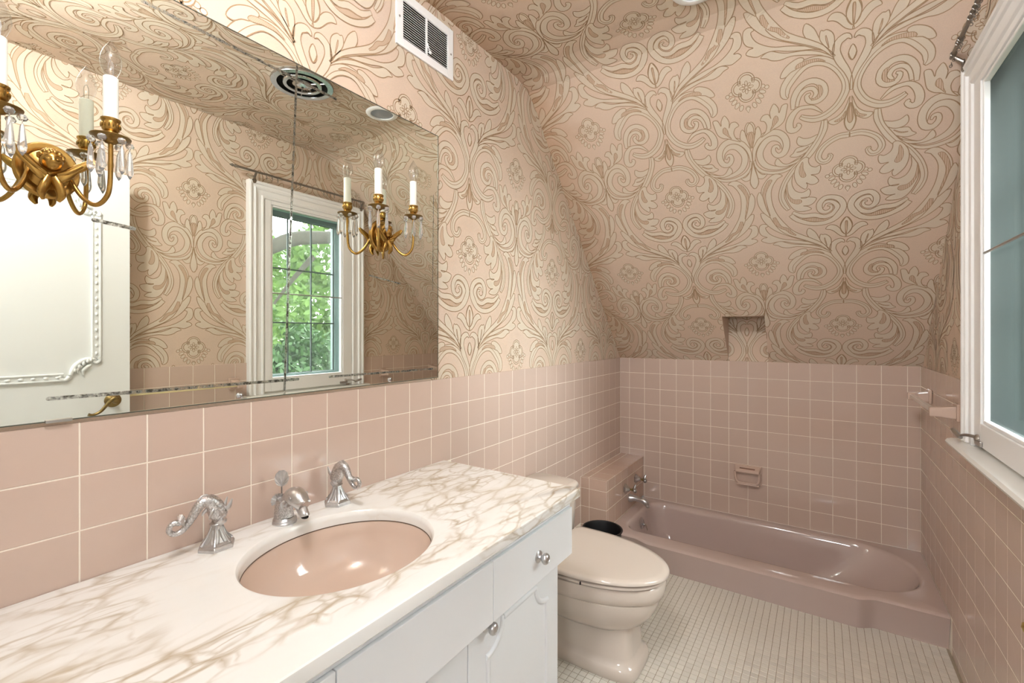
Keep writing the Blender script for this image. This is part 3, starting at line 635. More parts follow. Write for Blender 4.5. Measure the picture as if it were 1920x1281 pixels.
# cabinet
van = thing('vanity_cabinet', 'white painted vanity cabinet with drawers over moulded doors, under the marble top', 'cabinet', (.27, .4, 0))
DX, FX = .5625, .512                                   # drawer face, door face
for nm, a in (('side_panel', (.002, FX - .018, CY0, CY0 + .018, .09, CT - .031)), ('side_panel', (.002, FX - .018, 1.027, 1.045, .09, CT - .031)), ('bottom_panel', (.002, FX - .018, CY0 + .018, 1.027, .09, .108)), ('back_panel', (.002, .010, CY0 + .018, 1.027, .108, CT - .031)), ('face_frame', (FX - .030, FX - .018, CY0 + .018, 1.027, .108, CT - .031))):
    mb = MB(); mb.box(*a); mb.build(nm, CABW, van, smooth=0)
mb = MB(); mb.box(.002, FX - .07, CY0, 1.03, 0, .09); mb.build('plinth', CABW, van, smooth=0)
mb = MB(); mb.box(FX - .018, DX - .008, CY0, 1.045, CT - .0585, CT - .031); mb.build('top_rail', CABW, van, smooth=0, bevel=.0015)
def knob(parent, x, y, z):
    M = Matrix.Translation((x, y, z)) @ Matrix.Rotation(PI / 2, 4, 'Y'); k = MB()
    k.lathe([(.001, 0), (.0165, 0), (.0172, .002), (.015, .0045), (.008, .006), (.0062, .010), (.0075, .013), (.0125, .017), (.0155, .022), (.0150, .027), (.0120, .031), (.0085, .0325), (.008, .031), (.001, .031)], 28, M)
    k.build('knob', SATINP, parent, smooth=40)
zb = T - .5245; edges = [CY0, .187, .621, 1.045]
for k in range(3):
    mb = MB(); mb.box(FX - .018, DX, edges[k] + .0012, edges[k + 1] - .0012, zb, CT - .0595)
    d = mb.build('drawer_front', CABW, van, smooth=0, bevel=.0015)
    if k != 1: knob(d, DX, (edges[k] + edges[k + 1]) / 2, (zb + CT - .0595) / 2)
de = [CY0, .135, .585, 1.043]
for k in range(3):
    mb = MB(); mb.box(FX - .0175, FX, de[k] + .0015, de[k + 1] - .0015, .10, zb - .004)
    d = mb.build('door', CABW, van, smooth=0, bevel=.002)
    y0, y1, zt, zl = de[k] + .075, de[k + 1] - .075, zb - .058, .18
    rc = .068
    for sg in (0, 1):                                    # concave quarter-round corners of the applied moulding
        m = MB(); e = 1 if sg == 0 else -1; ye = y0 if sg == 0 else y1
        arc = [(FX, ye + e * rc * math.cos(a), zt - rc * math.sin(a)) for a in np.linspace(0, PI / 2, 12)]
        m.tube([(FX, ye + e * (rc + .006), zt)] + arc + [(FX, ye - e * .004, zt - rc)], .0075, 8); m.build('corner_moulding', CABW, d, smooth=50)
        m = MB(); m.tube([(FX, ye + e * .004, zt - rc), (FX, ye + e * .004, zl)], .0065, 8); m.build('side_moulding', CABW, d, smooth=50)
    m = MB(); m.tube([(FX, y0 + .070, zt), (FX, y1 - .070, zt)], .009, 8); m.build('top_moulding', CABW, d, smooth=50)
    if k == 2: knob(d, FX, de[k] + .072, zb - .044)
# ------------------------------------------------------------------ dolphin basin taps
def hex_base(t, o):
    x, y, z = o; mb = MB(); M = Matrix.Translation(o)
    mb.lathe([(.0335, 0), (.0335, .005), (.0315, .0075), (.030, .009)], 6, M, ph=PI / 6); mb.build('foot', SATINP, t, smooth=0, bevel=.0008)
    mb = MB(); mb.lathe([(.0285, .009), (.0230, .013), (.0172, .023), (.0122, .035), (.0095, .043), (.0095, .0445)], 6, M, ph=PI / 6)
    mb.build('bell', SATINP, t, smooth=0, bevel=.0006)
    mb = MB()
    for k in range(6):                                   # leaf ribs running down the arrises
        a = PI / 6 + k * PI / 3; a2 = a + PI / 6
        ctube(mb, [(x + r * math.cos(a), y + r * math.sin(a), z + h, q) for r, h, q in ((.0285, .010, .0020), (.0176, .0235, .0018), (.0100, .042, .0014))], 3, 6)
        for da in (-.22, .22):
            ctube(mb, [(x + r * math.cos(a2 + da * s), y + r * math.sin(a2 + da * s), z + h, .0012) for r, h, s in ((.0215, .012, 1.2), (.0165, .020, .7), (.0105, .036, .2))], 3, 5)
    mb.build('leaf_ribs', SATINP, t)
    mb = MB(); mb.lathe([(.011, .0445), (.0125, .046), (.011, .0475), (.0065, .049), (.0065, .056)], 20, M); mb.build('collar', STEEL, t)
def tail_fan(mb, c, ax, up, r, w=.0016, am=1.25):
    c, ax, up = Vector(c), Vector(ax).normalized(), Vector(up).normalized(); nn = ax.cross(up); vs = []; n = 15
    for s in (-1, 1):
        vs.append(c + nn * s * w)
        for i in range(n):
            a = -am + 2 * am * i / (n - 1); q = r * (1 + .06 * (i % 2)) * (math.cos(a) ** .5 if am < 1 else 1); vs.append(c + (ax * math.cos(a) + up * math.sin(a)) * q + nn * s * w * (.4 + .9 * (i % 2)))
    fs = [(0, i + 1, i + 2) for i in range(n - 1)] + [(n + 1, n + 1 + i + 2, n + 1 + i + 1) for i in range(n - 1)] + [(i + 1, n + 2 + i, n + 3 + i, i + 2) for i in range(n - 1)] + [(0, n + 1, n + 2, 1), (0, n, 2 * n + 1, n + 1)]
    mb.add(vs, fs)
def dolphin_handle(label, o, rot):
    t = thing('faucet_handle', label, 'faucet handle', o, group='dolphin handles of the basin tap')
    hex_base(t, o); x, y, z = o; cr_, sr_ = math.cos(rot), math.sin(rot)
    def L(a, b, c): return (x + a * cr_ - b * sr_, y + a * sr_ + b * cr_, z + c)
    mb = MB()
    ctube(mb, [L(.004, 0, .055) + (0.0124,), L(.003, 0, .062) + (0.0159,), L(.000, 0, .071) + (0.0159,), L(-.004, 0, .082) + (0.0142,), L(-.013, 0, .092) + (0.0124,), L(-.025, 0, .092) + (0.0104,), L(-.035, 0, .083) + (0.0088,), L(-.043, 0, .070) + (0.0073,), L(-.052, 0, .058) + (0.0059,), L(-.062, 0, .050) + (0.0050,), L(-.073, 0, .050) + (0.0047,), L(-.080, 0, .058) + (0.0047,), L(-.077, 0, .067) + (0.0047,), L(-.069, 0, .069) + (0.0053,), L(-.062, 0, .064) + (0.0035,)], 4, 12)
    mb.build('dolphin_body', SATIN, t, smooth=60)
    mb = MB()
    ctube(mb, [L(-.001, 0, .056) + (.012,), L(.004, 0, .053) + (.0155,), L(.006, 0, .0555) + (.013,)], 3, 14)   # lips round the collar
    for sd_ in (-1, 1):
        mb.blob(L(.008, .009 * sd_, .068), .0034, 8, 6)
        ctube(mb, [L(.012, .006 * sd_, .066) + (.0045,), L(.019, .009 * sd_, .075) + (.0042,), L(.024, .010 * sd_, .088) + (.0012,)], 3, 8, sx=.45)  # ear fins
        ctube(mb, [L(-.008, .010 * sd_, .078) + (.004,), L(-.016, .014 * sd_, .070) + (.0035,), L(-.020, .015 * sd_, .062) + (.001,)], 3, 8, sx=.4)
    mb.build('dolphin_face', SATINP, t, smooth=60)
    mb = MB(); tail_fan(mb, L(-.064, 0, .064), Vector(L(.4, .25, .5)) - Vector(L(0, 0, 0)), (-sr_, cr_, .3), .016); mb.build('tail_fin', SATINP, t, smooth=40)
    mb = MB(); ctube(mb, [L(-.014, 0, .101) + (.003,), L(-.022, 0, .104) + (.0036,), L(-.031, 0, .099) + (.0028,), L(-.036, 0, .090) + (.001,)], 3, 8, sx=.35); mb.build('back_fin', SATINP, t, smooth=50)
    t.scale = (1.17, 1.17, 1.20); return t
dolphin_handle('satin nickel dolphin handle at the left of the basin, tail curling left', (.062, .222, CT), PI / 2)
dolphin_handle('satin nickel dolphin handle at the right of the basin, tail toward the room', (.056, .545, CT), PI + .05)
o = (.058, .386, CT); x, y, z = o
t = thing('basin_spout', 'satin nickel dolphin spout with shell lift knob behind the basin', 'faucet', o)
mb = MB(); M = Matrix.Translation(o)
mb.lathe([(.026, 0), (.0265, .003), (.0245, .006), (.0255, .009), (.0235, .012), (.022, .014)], 36, M); mb.build('foot_ring', SATINP, t)
mb = MB(); ctube(mb, [(x - .002, y, z + .012, .0215), (x - .004, y, z + .028, .020), (x - .003, y, z + .045, .018), (x + .002, y, z + .058, .0165)], 4, 18); mb.build('body', SATIN, t, smooth=60)
mb = MB(); ctube(mb, [(x, y, z + .040, .012), (x + .012, y, z + .056, .0135), (x + .026, y, z + .068, .0175), (x + .042, y, z + .072, .0215), (x + .056, y, z + .068, .0205), (x + .068, y, z + .061, .0165), (x + .077, y, z + .056, .0125)], 4, 18)
def vein(d): return 1
for k in range(7):
    a = -1.0 + k / 3.0
    ctube(mb, [(x + .024, y + .016 * math.sin(a), z + .068 + .0155 * math.cos(a), .001), (x + .040, y + .0205 * math.sin(a), z + .072 + .0195 * math.cos(a), .002), (x + .054, y + .0185 * math.sin(a), z + .067 + .0175 * math.cos(a), .001)], 3, 5)
mb.build('dolphin_head', SATINP, t, smooth=60)
mb = MB()
for s in (-1, 1):
    mb.lathe([(.001, 0), (.0058, 0), (.006, .002), (.0035, .0032), (.001, .004)], 12, Matrix.Translation((x + .052, y + s * .0195, z + .074)) @ Matrix.Rotation(-s * PI / 2, 4, 'X'))
    ctube(mb, [(x + .028, y + s * .014, z + .060, .005), (x + .024, y + s * .021, z + .055, .005), (x + .028, y + s * .022, z + .044, .0015)], 3, 8, sx=.5)
    ctube(mb, [(x + .064, y + s * .013, z + .064, .0035), (x + .075, y + s * .012, z + .064, .0035), (x + .085, y + s * .007, z + .068, .0025)], 3, 8)
mb.build('eyes_and_gills', SATINP, t)
mb = MB(); ctube(mb, [(x + .060, y, z + .058, .012), (x + .068, y, z + .048, .0115), (x + .074, y, z + .039, .0112), (x + .076, y, z + .036, .0115), (x + .077, y, z + .033, .0112)], 4, 16); mb.build('mouth_nozzle', SATINP, t)
mb = MB(); mb.lathe([(.0085, 0), (.0085, .001)], 14, Matrix.Translation((x + .0778, y, z + .0318)) @ Matrix.Rotation(.35, 4, 'Y')); mb.build('outlet', DARKV, t)
mb = MB(); mb.tube([(x - .012, y, z + .05), (x - .012, y, z + .088)], .0018, 8); mb.build('lift_rod', STEEL, t)
mb = MB(); n_ = 17; ra_ = Vector((.5, .86, 0)); nn_ = Vector((.86, -.5, 0)); b_ = Vector((x - .012, y, z + .084)); vs_ = []
for s in (-1, 1):
    vs_.append(b_ + nn_ * s * .002)
    for i in range(n_):
        t_ = .45 + (2 * PI - .9) * i / (n_ - 1); vs_.append(b_ + ra_ * (-.0150 * math.sin(t_)) + Vector((0, 0, .0195 - .0195 * math.cos(t_))) * (1 + .03 * (i % 2)) + nn_ * s * (.0008 + .0018 * (i % 2)))
mb.add(vs_, [(0, i + 1, i + 2) for i in range(n_ - 1)] + [(n_ + 1, n_ + 1 + i + 2, n_ + 1 + i + 1) for i in range(n_ - 1)] + [(i + 1, n_ + 2 + i, n_ + 3 + i, i + 2) for i in range(n_ - 1)] + [(0, n_ + 1, n_ + 2, 1), (0, n_, 2 * n_ + 1, n_ + 1)])
mb.build('shell_knob', SATINP, t, smooth=30)
mb = MB(); tail_fan(mb, (x - .010, y - .006, z + .050), (-.35, -.6, .7), (.4, .3, .6), .019, .0018); mb.build('tail_fin', SATINP, t, smooth=30)
t.scale = (1.16, 1.12, 1.08)
# ------------------------------------------------------------------ mirror
MY0, MY1, MZ0, MZ1 = YN + .004, 1.0215, T + .0075, T + .933
MIR = m_mirror([(-.045, T + .052, .455, T + .048, .0042), (.555, T + .047, .99, T + .043, .0038), (.415, T + .005, .452, T + .93, .0036), (.10, T + .895, .575, T + .885, .0042),
                (.02, T + .405, .085, T + .400, .0045), (.70, T + .365, .83, T + .350, .0028), (.992, T + .34, .996, T + .70, .0016)])
mir = thing('wall_mirror', 'large frameless old mirror with worn dark streaks above the tiles', 'mirror', (0, .39, MZ0))
mb = MB(); mb.box(-.005, .0045, MY0, MY1, MZ0, MZ1); mb.build('glass', MIR, mir, smooth=0)
mb = MB(); mb.box(.0045, .0052, MY0, MY1, MZ0, MZ0 + .0022); mb.box(.0045, .0052, MY1 - .002, MY1, MZ0, MZ1); mb.box(.0045, .0052, MY0, MY1, MZ1 - .0022, MZ1); mb.build('dark_edge', plain('mirror_edge', srgb(96, 98, 90), .3, .6), mir, smooth=0)
mb = MB(); mb.box(.0045, .0085, -.050, -.012, MZ0 - .002, MZ0 + .0045); mb.build('clip', STEEL, mir, smooth=0, bevel=.001)
for cy in (.785, .30):
    mb = MB(); mb.lathe([(.001, 0), (.008, 0), (.008, .002), (.005, .004), (.001, .0045)], 18, Matrix.Translation((.0045, cy, MZ0 + .012)) @ Matrix.Rotation(PI / 2, 4, 'Y')); mb.build('round_clip', CHROME, mir)
# ------------------------------------------------------------------ sconces
def make_sconce(o, label):
    t = thing('wall_sconce', label, 'wall sconce', o, group='gilt twin-candle sconces on the mirror'); x, y, z = o
    X = Matrix.Translation(o) @ Matrix.Rotation(PI / 2, 4, 'Y')
    mb = MB(); mb.lathe([(.050, 0), (.052, .004), (.049, .008), (.042, .008), (.036, .006), (.026, .010), (.014, .014), (.001, .016)], 40, X, sy=.88); mb.build('backplate', BRASS, t, smooth=40)
    mb = MB()                                            # cherub mask
    def face(d):
        k = 1.0
        k += .16 * math.exp(-((d.y / .16) ** 2 + ((d.z + .12) / .20) ** 2)) * max(d.x, 0)          # nose
        k -= .17 * sum(math.exp(-(((d.y - s * .36) / .16) ** 2 + ((d.z - .08) / .13) ** 2)) for s in (-1, 1)) * max(d.x, 0)
        k += .09 * sum(math.exp(-(((d.y - s * .42) / .22) ** 2 + ((d.z + .32) / .2) ** 2)) for s in (-1, 1)) * max(d.x, 0)
        k -= .10 * math.exp(-((d.y / .30) ** 2 + ((d.z + .50) / .05) ** 2)) * max(d.x, 0)
        k += .06 * math.exp(-((d.y / .2) ** 2 + ((d.z + .75) / .2) ** 2)) * max(d.x, 0)
        return k
    mb.blob((x + .030, y, z + .012), (.0175, .0165, .0195), 32, 26, face)
    for s in (-1, 1): mb.blob((x + .0425, y + s * .0060, z + .0138), (.0022, .0028, .0016), 8, 6)
    ch = mb.build('cherub_head', BRASS, t, smooth=70)
    mb = MB()
    for k in range(60):                                  # hair hugging the crown and sides
        a = random.uniform(-1.9, 1.9); b = random.uniform(.15, 1.5)
        if abs(a) < 1.0 and b < .62: continue
        mb.blob((x + .029 + .0165 * math.cos(b) * math.cos(a), y + .0170 * math.sin(a) * math.cos(b), z + .012 + .0195 * math.sin(b)), random.uniform(.0034, .0052), 8, 6)
    mb.build('curls', BRASS, ch, smooth=60)
    for s in (-1, 1):                                    # acanthus wings rising to the sides, legs below
        mb = MB(); ctube(mb, [(x + .030, y + s * .004, z - .022, .008), (x + .034, y + s * .016, z - .014, .0095), (x + .036, y + s * .030, z + .002, .008), (x + .040, y + s * .044, z + .014, .0075), (x + .044, y + s * .052, z + .024, .004)], 4, 10, sx=.55)
        ctube(mb, [(x + .034, y + s * .008, z - .012, .004), (x + .040, y + s * .022, z - .004, .004), (x + .044, y + s * .040, z + .012, .003)], 4, 8)
        mb.build('acanthus_wing', BRASS, t, smooth=60)
        mb = MB(); ctube(mb, [(x + .030, y + s * .003, z - .018, .008), (x + .034, y + s * .009, z - .034, .0085), (x + .032, y + s * .013, z - .048, .0075), (x + .026, y + s * .010, z - .060, .003)], 4, 10, sx=.6); mb.build('acanthus_leaf', BRASS, t, smooth=60)
        cx, cy = x + .0765, y + s * .0735; z_ = z; z = z + .030
        mb = MB(); ctube(mb, [(x + .012, y + s * .026, z_ + .004, .0045), (x + .022, y + s * .031, z_ - .020, .0042), (x + .038, y + s * .043, z_ - .048, .0041), (x + .055, y + s * .056, z_ - .060, .0041), (x + .069, y + s * .067, z_ - .048, .0041), (x + .0755, y + s * .0725, z_ - .020, .0041), (cx, cy, z + .030, .0041)], 6, 12)
        mb.build('arm', BRASS, t, smooth=60)
        mb = MB(); M = Matrix.Translation((cx, cy, z))
        mb.lathe([(.004, .028), (.009, .030), (.012, .034), (.020, .036), (.031, .0405), (.0315, .042), (.020, .0405), (.010, .040), (.008, .042)], 28, M); mb.build('drip_pan', BRASSD, t, smooth=40)
        mb = MB(); mb.lathe([(.006, .041), (.0085, .045), (.012, .048), (.0105, .051), (.0135, .055), (.0145, .063), (.0135, .070), (.0155, .073), (.0155, .076), (.0135, .077), (.0120, .074)], 28, M); cu = mb.build('candle_cup', BRASS, t, smooth=40)
        mb = MB()
        for k in range(14):
            a = 2 * PI * k / 14; mb.blob((cx + .0145 * math.cos(a), cy + .0145 * math.sin(a), z + .063), (.0016, .0016, .005), 6, 4)
        mb.build('cup_gadroons', BRASSD, cu, smooth=50)
        mb = MB(); mb.lathe([(.0118, .074), (.0118, .156), (.0105, .1575), (.006, .158)], 24, M); mb.build('candle', CANDLE, t, smooth=40)
        mb = MB(); mb.lathe([(.0075, .156), (.0105, .162), (.0155, .175), (.0172, .185), (.0160, .197), (.0110, .211), (.0055, .221), (.0022, .227), (.0006, .230)], 24, M); bu = mb.build('bulb', BULB, t, smooth=60)
        mb = MB(); mb.tube(crv([(cx, cy - .003, z + .158), (cx, cy - .004, z + .180), (cx, cy, z + .190), (cx, cy + .004, z + .180), (cx, cy + .003, z + .158)], 4), .0005, 6); mb.build('filament', STEEL, bu)
        for k in range(6):
            a = 2 * PI * k / 6 + .35; px, py = cx + .0285 * math.cos(a), cy + .0285 * math.sin(a)
            mb = MB(); mb.lathe([(.0008, -.037), (.0050, -.029), (.0062, -.022), (.0034, .012), (.0012, .018)], 6, Matrix.Translation((px, py, z + .004)), ph=a); pe = mb.build('crystal_drop', CRYSTAL, t, smooth=0)
            mb = MB(); mb.lathe([(.0008, -.0062), (.0054, -.0044), (.0074, 0), (.0054, .0044), (.0008, .0062)], 8, Matrix.Translation((px, py, z + .0315))); mb.build('crystal_bead', CRYSTAL, pe, smooth=0)
            mb = MB(); mb.tube([(px, py, z + .021), (px, py, z + .027)], .0007, 5); mb.build('wire_link', STEEL, pe)
        z = z_
    return t
S1 = make_sconce((.0047, -.047, T + .484), 'gilt cherub sconce on the near end of the mirror, cut by the left edge')
S2 = copy_tree(S1); S2.location = (.0047, .746, T + .500); S2['label'] = 'gilt cherub sconce on the far end of the mirror, in front of the reflected window'
# ------------------------------------------------------------------ return-air grille high on the left wall
V0, V1, VZ0, VZ1 = .817, 1.112, T + 1.186, T + 1.385
vent = thing('vent_grille', 'white metal air vent grille with dark louvres high on the papered wall', 'vent', (-.006, (V0 + V1) / 2, VZ0))
def frame4(name, x0, x1, y0, y1, z0, z1, w, mat, parent, bevel=.001, wb=None, nm=None):
    wb = w if wb is None else wb
    for nm_, a in (('stile', (y0, y0 + w, z0, z1)), ('stile', (y1 - w, y1, z0, z1)), ('rail', (y0 + w, y1 - w, z1 - w, z1)), ('rail', (y0 + w, y1 - w, z0, z0 + wb))):
        m_ = MB(); m_.box(x0, x1, a[0], a[1], a[2], a[3]); m_.build(name + '_' + nm_, mat, parent, smooth=0, bevel=bevel)
frame4('frame', -.006, .002, V0, V1, VZ0, VZ1, .031, WHITE, vent)
iv0, iv1, iz0, iz1 = V0 + .031, V1 - .031, VZ0 + .031, VZ1 - .031
mb = MB(); mb.box(-.0058, -.0052, iv0, iv1, iz0, iz1); mb.build('duct_opening', DARKV, vent, smooth=0)
mb = MB(); mb.box(-.005, .002, (iv0 + iv1) / 2 - .003, (iv0 + iv1) / 2 + .003, iz0, iz1); mb.build('mullion', WHITE, vent, smooth=0)
ns = 16
for k in range(ns):
    zc_ = iz0 + (k + .5) * (iz1 - iz0) / ns
    for a, b in ((iv0, (iv0 + iv1) / 2 - .003), ((iv0 + iv1) / 2 + .003, iv1)):
        m_ = MB(); m_.add([(.0012, a, zc_ - .0007), (.0012, b, zc_ - .0007), (-.0048, b, zc_ + .0032), (-.0048, a, zc_ + .0032), (.0012, a, zc_ + .0006), (.0012, b, zc_ + .0006), (-.0048, b, zc_ + .0042), (-.0048, a, zc_ + .0042)], [(0, 1, 2, 3), (4, 7, 6, 5), (0, 4, 5, 1), (1, 5, 6, 2), (2, 6, 7, 3), (3, 7, 4, 0)]); m_.build('slat', WHITE, vent, smooth=0)
mb = MB(); mb.tube([(.002, (iv0 + iv1) / 2 + .002, iz0 + .045), (.008, (iv0 + iv1) / 2 + .006, iz0 + .018)], .002, 8); mb.blob((.010, (iv0 + iv1) / 2 + .009, iz0 + .010), (.004, .007, .007), 10, 8); mb.build('damper_lever', WHITE, vent)
for sy_ in (V0 + .014, V1 - .014):
    mb = MB(); mb.lathe([(.001, 0), (.004, 0), (.0035, .0015), (.001, .002)], 12, Matrix.Translation((.002, sy_, (VZ0 + VZ1) / 2)) @ Matrix.Rotation(PI / 2, 4, 'Y')); mb.build('screw', STEEL, vent)
# ------------------------------------------------------------------ toilet
TY = 1.495
toi = thing('toilet', 'low rose-beige toilet with closed lid between the vanity and the tub', 'toilet', (.35, TY, 0))
def egg(xb, xf, hw, z, n=2.3, nb=3.5, k=72, skew=.42):
    out = []; xm = xb + (xf - xb) * skew
    for i in range(k):
        t_ = 2 * PI * i / k; c, s = math.cos(t_), math.sin(t_); e = n if c > 0 else nb; a = (xf - xm) if c > 0 else (xm - xb)
        out.append((xm + a * math.copysign(abs(c) ** (2 / e), c), TY + hw * math.copysign(abs(s) ** (2 / e), s), z))
    return out
mb = MB(); mb.loft([egg(.05, .644, .128, 0, 5, 9, skew=.5), egg(.05, .648, .132, .010, 5, 9, skew=.5), egg(.05, .646, .131, .036, 5, 9, skew=.5), egg(.05, .638, .125, .046, 5, 9, skew=.5), egg(.06, .628, .117, .053, 5, 9, skew=.5), egg(.06, .622, .112, .070, 5, 9, skew=.5),
                    egg(.06, .618, .110, .14, 5, 9, skew=.5), egg(.06, .622, .112, .24, 5, 9, skew=.5)]); mb.build('pedestal', TOILM, toi, smooth=50)
mb = MB(); mb.loft([egg(.28, .52, .060, .150, 2.4, 3), egg(.24, .575, .098, .157, 2.4, 3), egg(.20, .622, .132, .174, 2.4, 3), egg(.16, .660, .160, .202, 2.35, 3.2), egg(.13, .690, .181, .240, 2.3, 3.4), egg(.12, .706, .192, .280, 2.25, 3.6), egg(.11, .710, .196, .304, 2.2, 4)]); mb.build('bowl', TOILM, toi, smooth=50)
mb = MB(); mb.loft([egg(.11, .710, .196, .300, 2.15, 4, skew=.3), egg(.11, .722, .204, .307, 2.15, 4, skew=.3), egg(.11, .728, .208, .328, 2.15, 4, skew=.3), egg(.11, .730, .209, .352, 2.15, 4, skew=.3), egg(.11, .726, .206, .364, 2.15, 4, skew=.3), egg(.12, .716, .196, .368, 2.15, 4, skew=.3)]); mb.build('bowl_rim', TOILM, toi, smooth=50)
mb = MB(); mb.loft([egg(.27, .724, .200, .3695, 2.1, 9, skew=.26), egg(.27, .730, .205, .373, 2.1, 9, skew=.26), egg(.27, .730, .205, .380, 2.1, 9, skew=.26), egg(.27, .725, .200, .3830, 2.1, 9, skew=.26)]); mb.build('seat', TOILM, toi, smooth=50)
mb = MB(); mb.loft([egg(.264, .734, .206, .3875, 2.05, 10, skew=.24), egg(.262, .742, .212, .391, 2.05, 10, skew=.24), egg(.262, .742, .212, .398, 2.05, 10, skew=.24), egg(.264, .736, .207, .4035, 2.05, 10, skew=.24), egg(.272, .712, .189, .406, 2.05, 9, skew=.24), egg(.30, .62, .12, .4075, 2.05, 8, skew=.3)]); mb.build('lid', TOILM, toi, smooth=50)
mb = MB(); mb.box(.470, .4735, TY - .2046, TY - .19, .3715, .3815); mb.build('seat_joint', DARKV, toi, smooth=0)
for s in (-1, 1):
    mb = MB(); mb.tube([(.264, TY + s * .10 - .03, .394), (.264, TY + s * .10 + .03, .394)], .010, 12); mb.build('hinge', TOILM, toi)
def rr_ring(x0, x1, y0, y1, r, z, k=72):
    c = ((x0 + x1) / 2, (y0 + y1) / 2); return ring_xy(rect_poly(x0, x1, y0, y1, r), c, np.linspace(-PI, PI, k, endpoint=False), z)
tz = T - .527
mb = MB(); mb.loft([rr_ring(.04, .235, TY - .18, TY + .18, .04, .29), rr_ring(.02, .248, TY - .225, TY + .225, .04, .36), rr_ring(.015, .254, TY - .238, TY + .238, .04, .50), rr_ring(.015, .256, TY - .240, TY + .240, .04, tz - .032)]); mb.build('tank', TOILM, toi, smooth=50)
mb = MB(); mb.loft([rr_ring(.014, .259, TY - .243, TY + .243, .04, tz - .031), rr_ring(.010, .265, TY - .248, TY + .248, .042, tz - .026), rr_ring(.010, .265, TY - .248, TY + .248, .042, tz - .014), rr_ring(.014, .260, TY - .243, TY + .243, .04, tz - .005), rr_ring(.024, .249, TY - .232, TY + .232, .035, tz)]); mb.build('tank_lid', TOILM, toi, smooth=50)
mb = MB(); mb.tube([(.254, TY - .15, .53), (.276, TY - .15, .53), (.278, TY - .10, .525)], .006, 10); mb.build('flush_lever', CHROME, toi)
# ------------------------------------------------------------------ waste bin
bn = thing('waste_bin', 'black plastic waste bin behind the toilet', 'bin', (.25, 2.03, 0))
mb = MB(); mb.lathe([(.080, 0), (.086, .004), (.100, .262), (.104, .264), (.105, .268), (.103, .271), (.099, .270), (.096, .262), (.083, .010), (.001, .008)], 40, Matrix.Translation((.25, 2.03, 0)))
mb.build('body', BLACKP, bn, smooth=40)
mb = MB(); mb.tube([(.25 + .1045 * math.cos(a), 2.03 + .1045 * math.sin(a), .268) for a in np.linspace(0, 2 * PI, 40, endpoint=False)], .0035, 8, closed=True); mb.build('rim', BLACKP, bn)
# ------------------------------------------------------------------ bathtub
ZR = T - .987
tub = thing('bathtub', 'built-in pink enamel bathtub with a low bowed apron along the tiled wall', 'bathtub', (.92, 2.6, 0))
TX0, TX1, TYB = LX + .0005, W - .0005, YB - .0005
def bow(x): 
    f = lambda a, b, v: min(1, max(0, (v - a) / (b - a)))
    q = min(f(.33, .43, x), 1 - f(1.35, 1.43, x)); q = q * q * (3 - 2 * q); return q
def outer(z, base, amt, out=0.0):
    P = []
    for x in np.linspace(TX0, TX1, 160): P.append((x, base - amt * bow(x) - out, z))
    for y in np.linspace(base, TYB, 40)[1:]: P.append((TX1, y, z))
    for x in np.linspace(TX1, TX0, 60)[1:]: P.append((x, TYB, z))
    for y in np.linspace(TYB, base, 40)[1:-1]: P.append((TX0, y, z))
    return P
O = outer(0, 2.322, .040); NO = len(O); TC = (.92, 2.64)
oang = [math.atan2(p[1] - TC[1], p[0] - TC[0]) for p in O]
def inner(x0, x1, y0, y1, r, z): return ring_xy(rect_poly(x0, x1, y0, y1, r), TC, oang, z)
mb = MB()
def orr(z, b, a): return [(p[0], p[1], z) for p in outer(z, b, a)]
R_ = [orr(0.0, 2.322, .040), orr(.03, 2.318, .040), orr(ZR - .022, 2.292, .036), orr(ZR - .010, 2.288, .035), orr(ZR - .003, 2.294, .034), orr(ZR, 2.306, .032)]
IR = (.10, .24, .26, .12)
def inn(i, z, li=0.0, ri=0.0, bi=0.0): return inner(.232 + i + li, 1.622 - i - ri, 2.368 + i, 2.918 - i - bi, tuple(max(.03, q - i * .3) for q in IR), z)
R_ += [inn(-.004, ZR), inn(.002, ZR - .001), inn(.008, ZR - .005), inn(.014, ZR - .014), inn(.020, ZR - .03), inn(.030, ZR - .08, .0, .03), inn(.045, ZR - .16, .01, .09), inn(.062, ZR - .23, .02, .15), inn(.09, ZR - .275, .03, .19), inn(.14, ZR - .293, .04, .22), inn(.20, ZR - .297, .08, .25)]
mb.loft(R_, False, True); mb.build('tub_shell', TUBM, tub, smooth=40)
ox, oy, oz = .262, 2.655, ZR - .075
mb = MB(); mb.lathe([(.001, 0), (.044, 0), (.045, .004), (.037, .010), (.014, .012), (.001, .0125)], 28, Matrix.Translation((ox - .008, oy, oz)) @ Matrix.Rotation(PI / 2 - .12, 4, 'Y')); pl = mb.build('overflow_plate', CHROME, tub)
mb = MB(); ctube(mb, [(ox, oy, oz + .002, .007), (ox + .018, oy, oz + .004, .006), (ox + .030, oy, oz - .012, .005), (ox + .034, oy, oz - .030, .003)], 4, 10); mb.build('trip_lever', CHROME, pl)
mb = MB(); ctube(mb, [(ox - .004, oy, oz - .032, .006), (ox + .004, oy + .002, oz - .048, .010), (ox + .002, oy, oz - .066, .003)], 4, 10, sx=.5); mb.build('dolphin_drop', CHROME, pl)
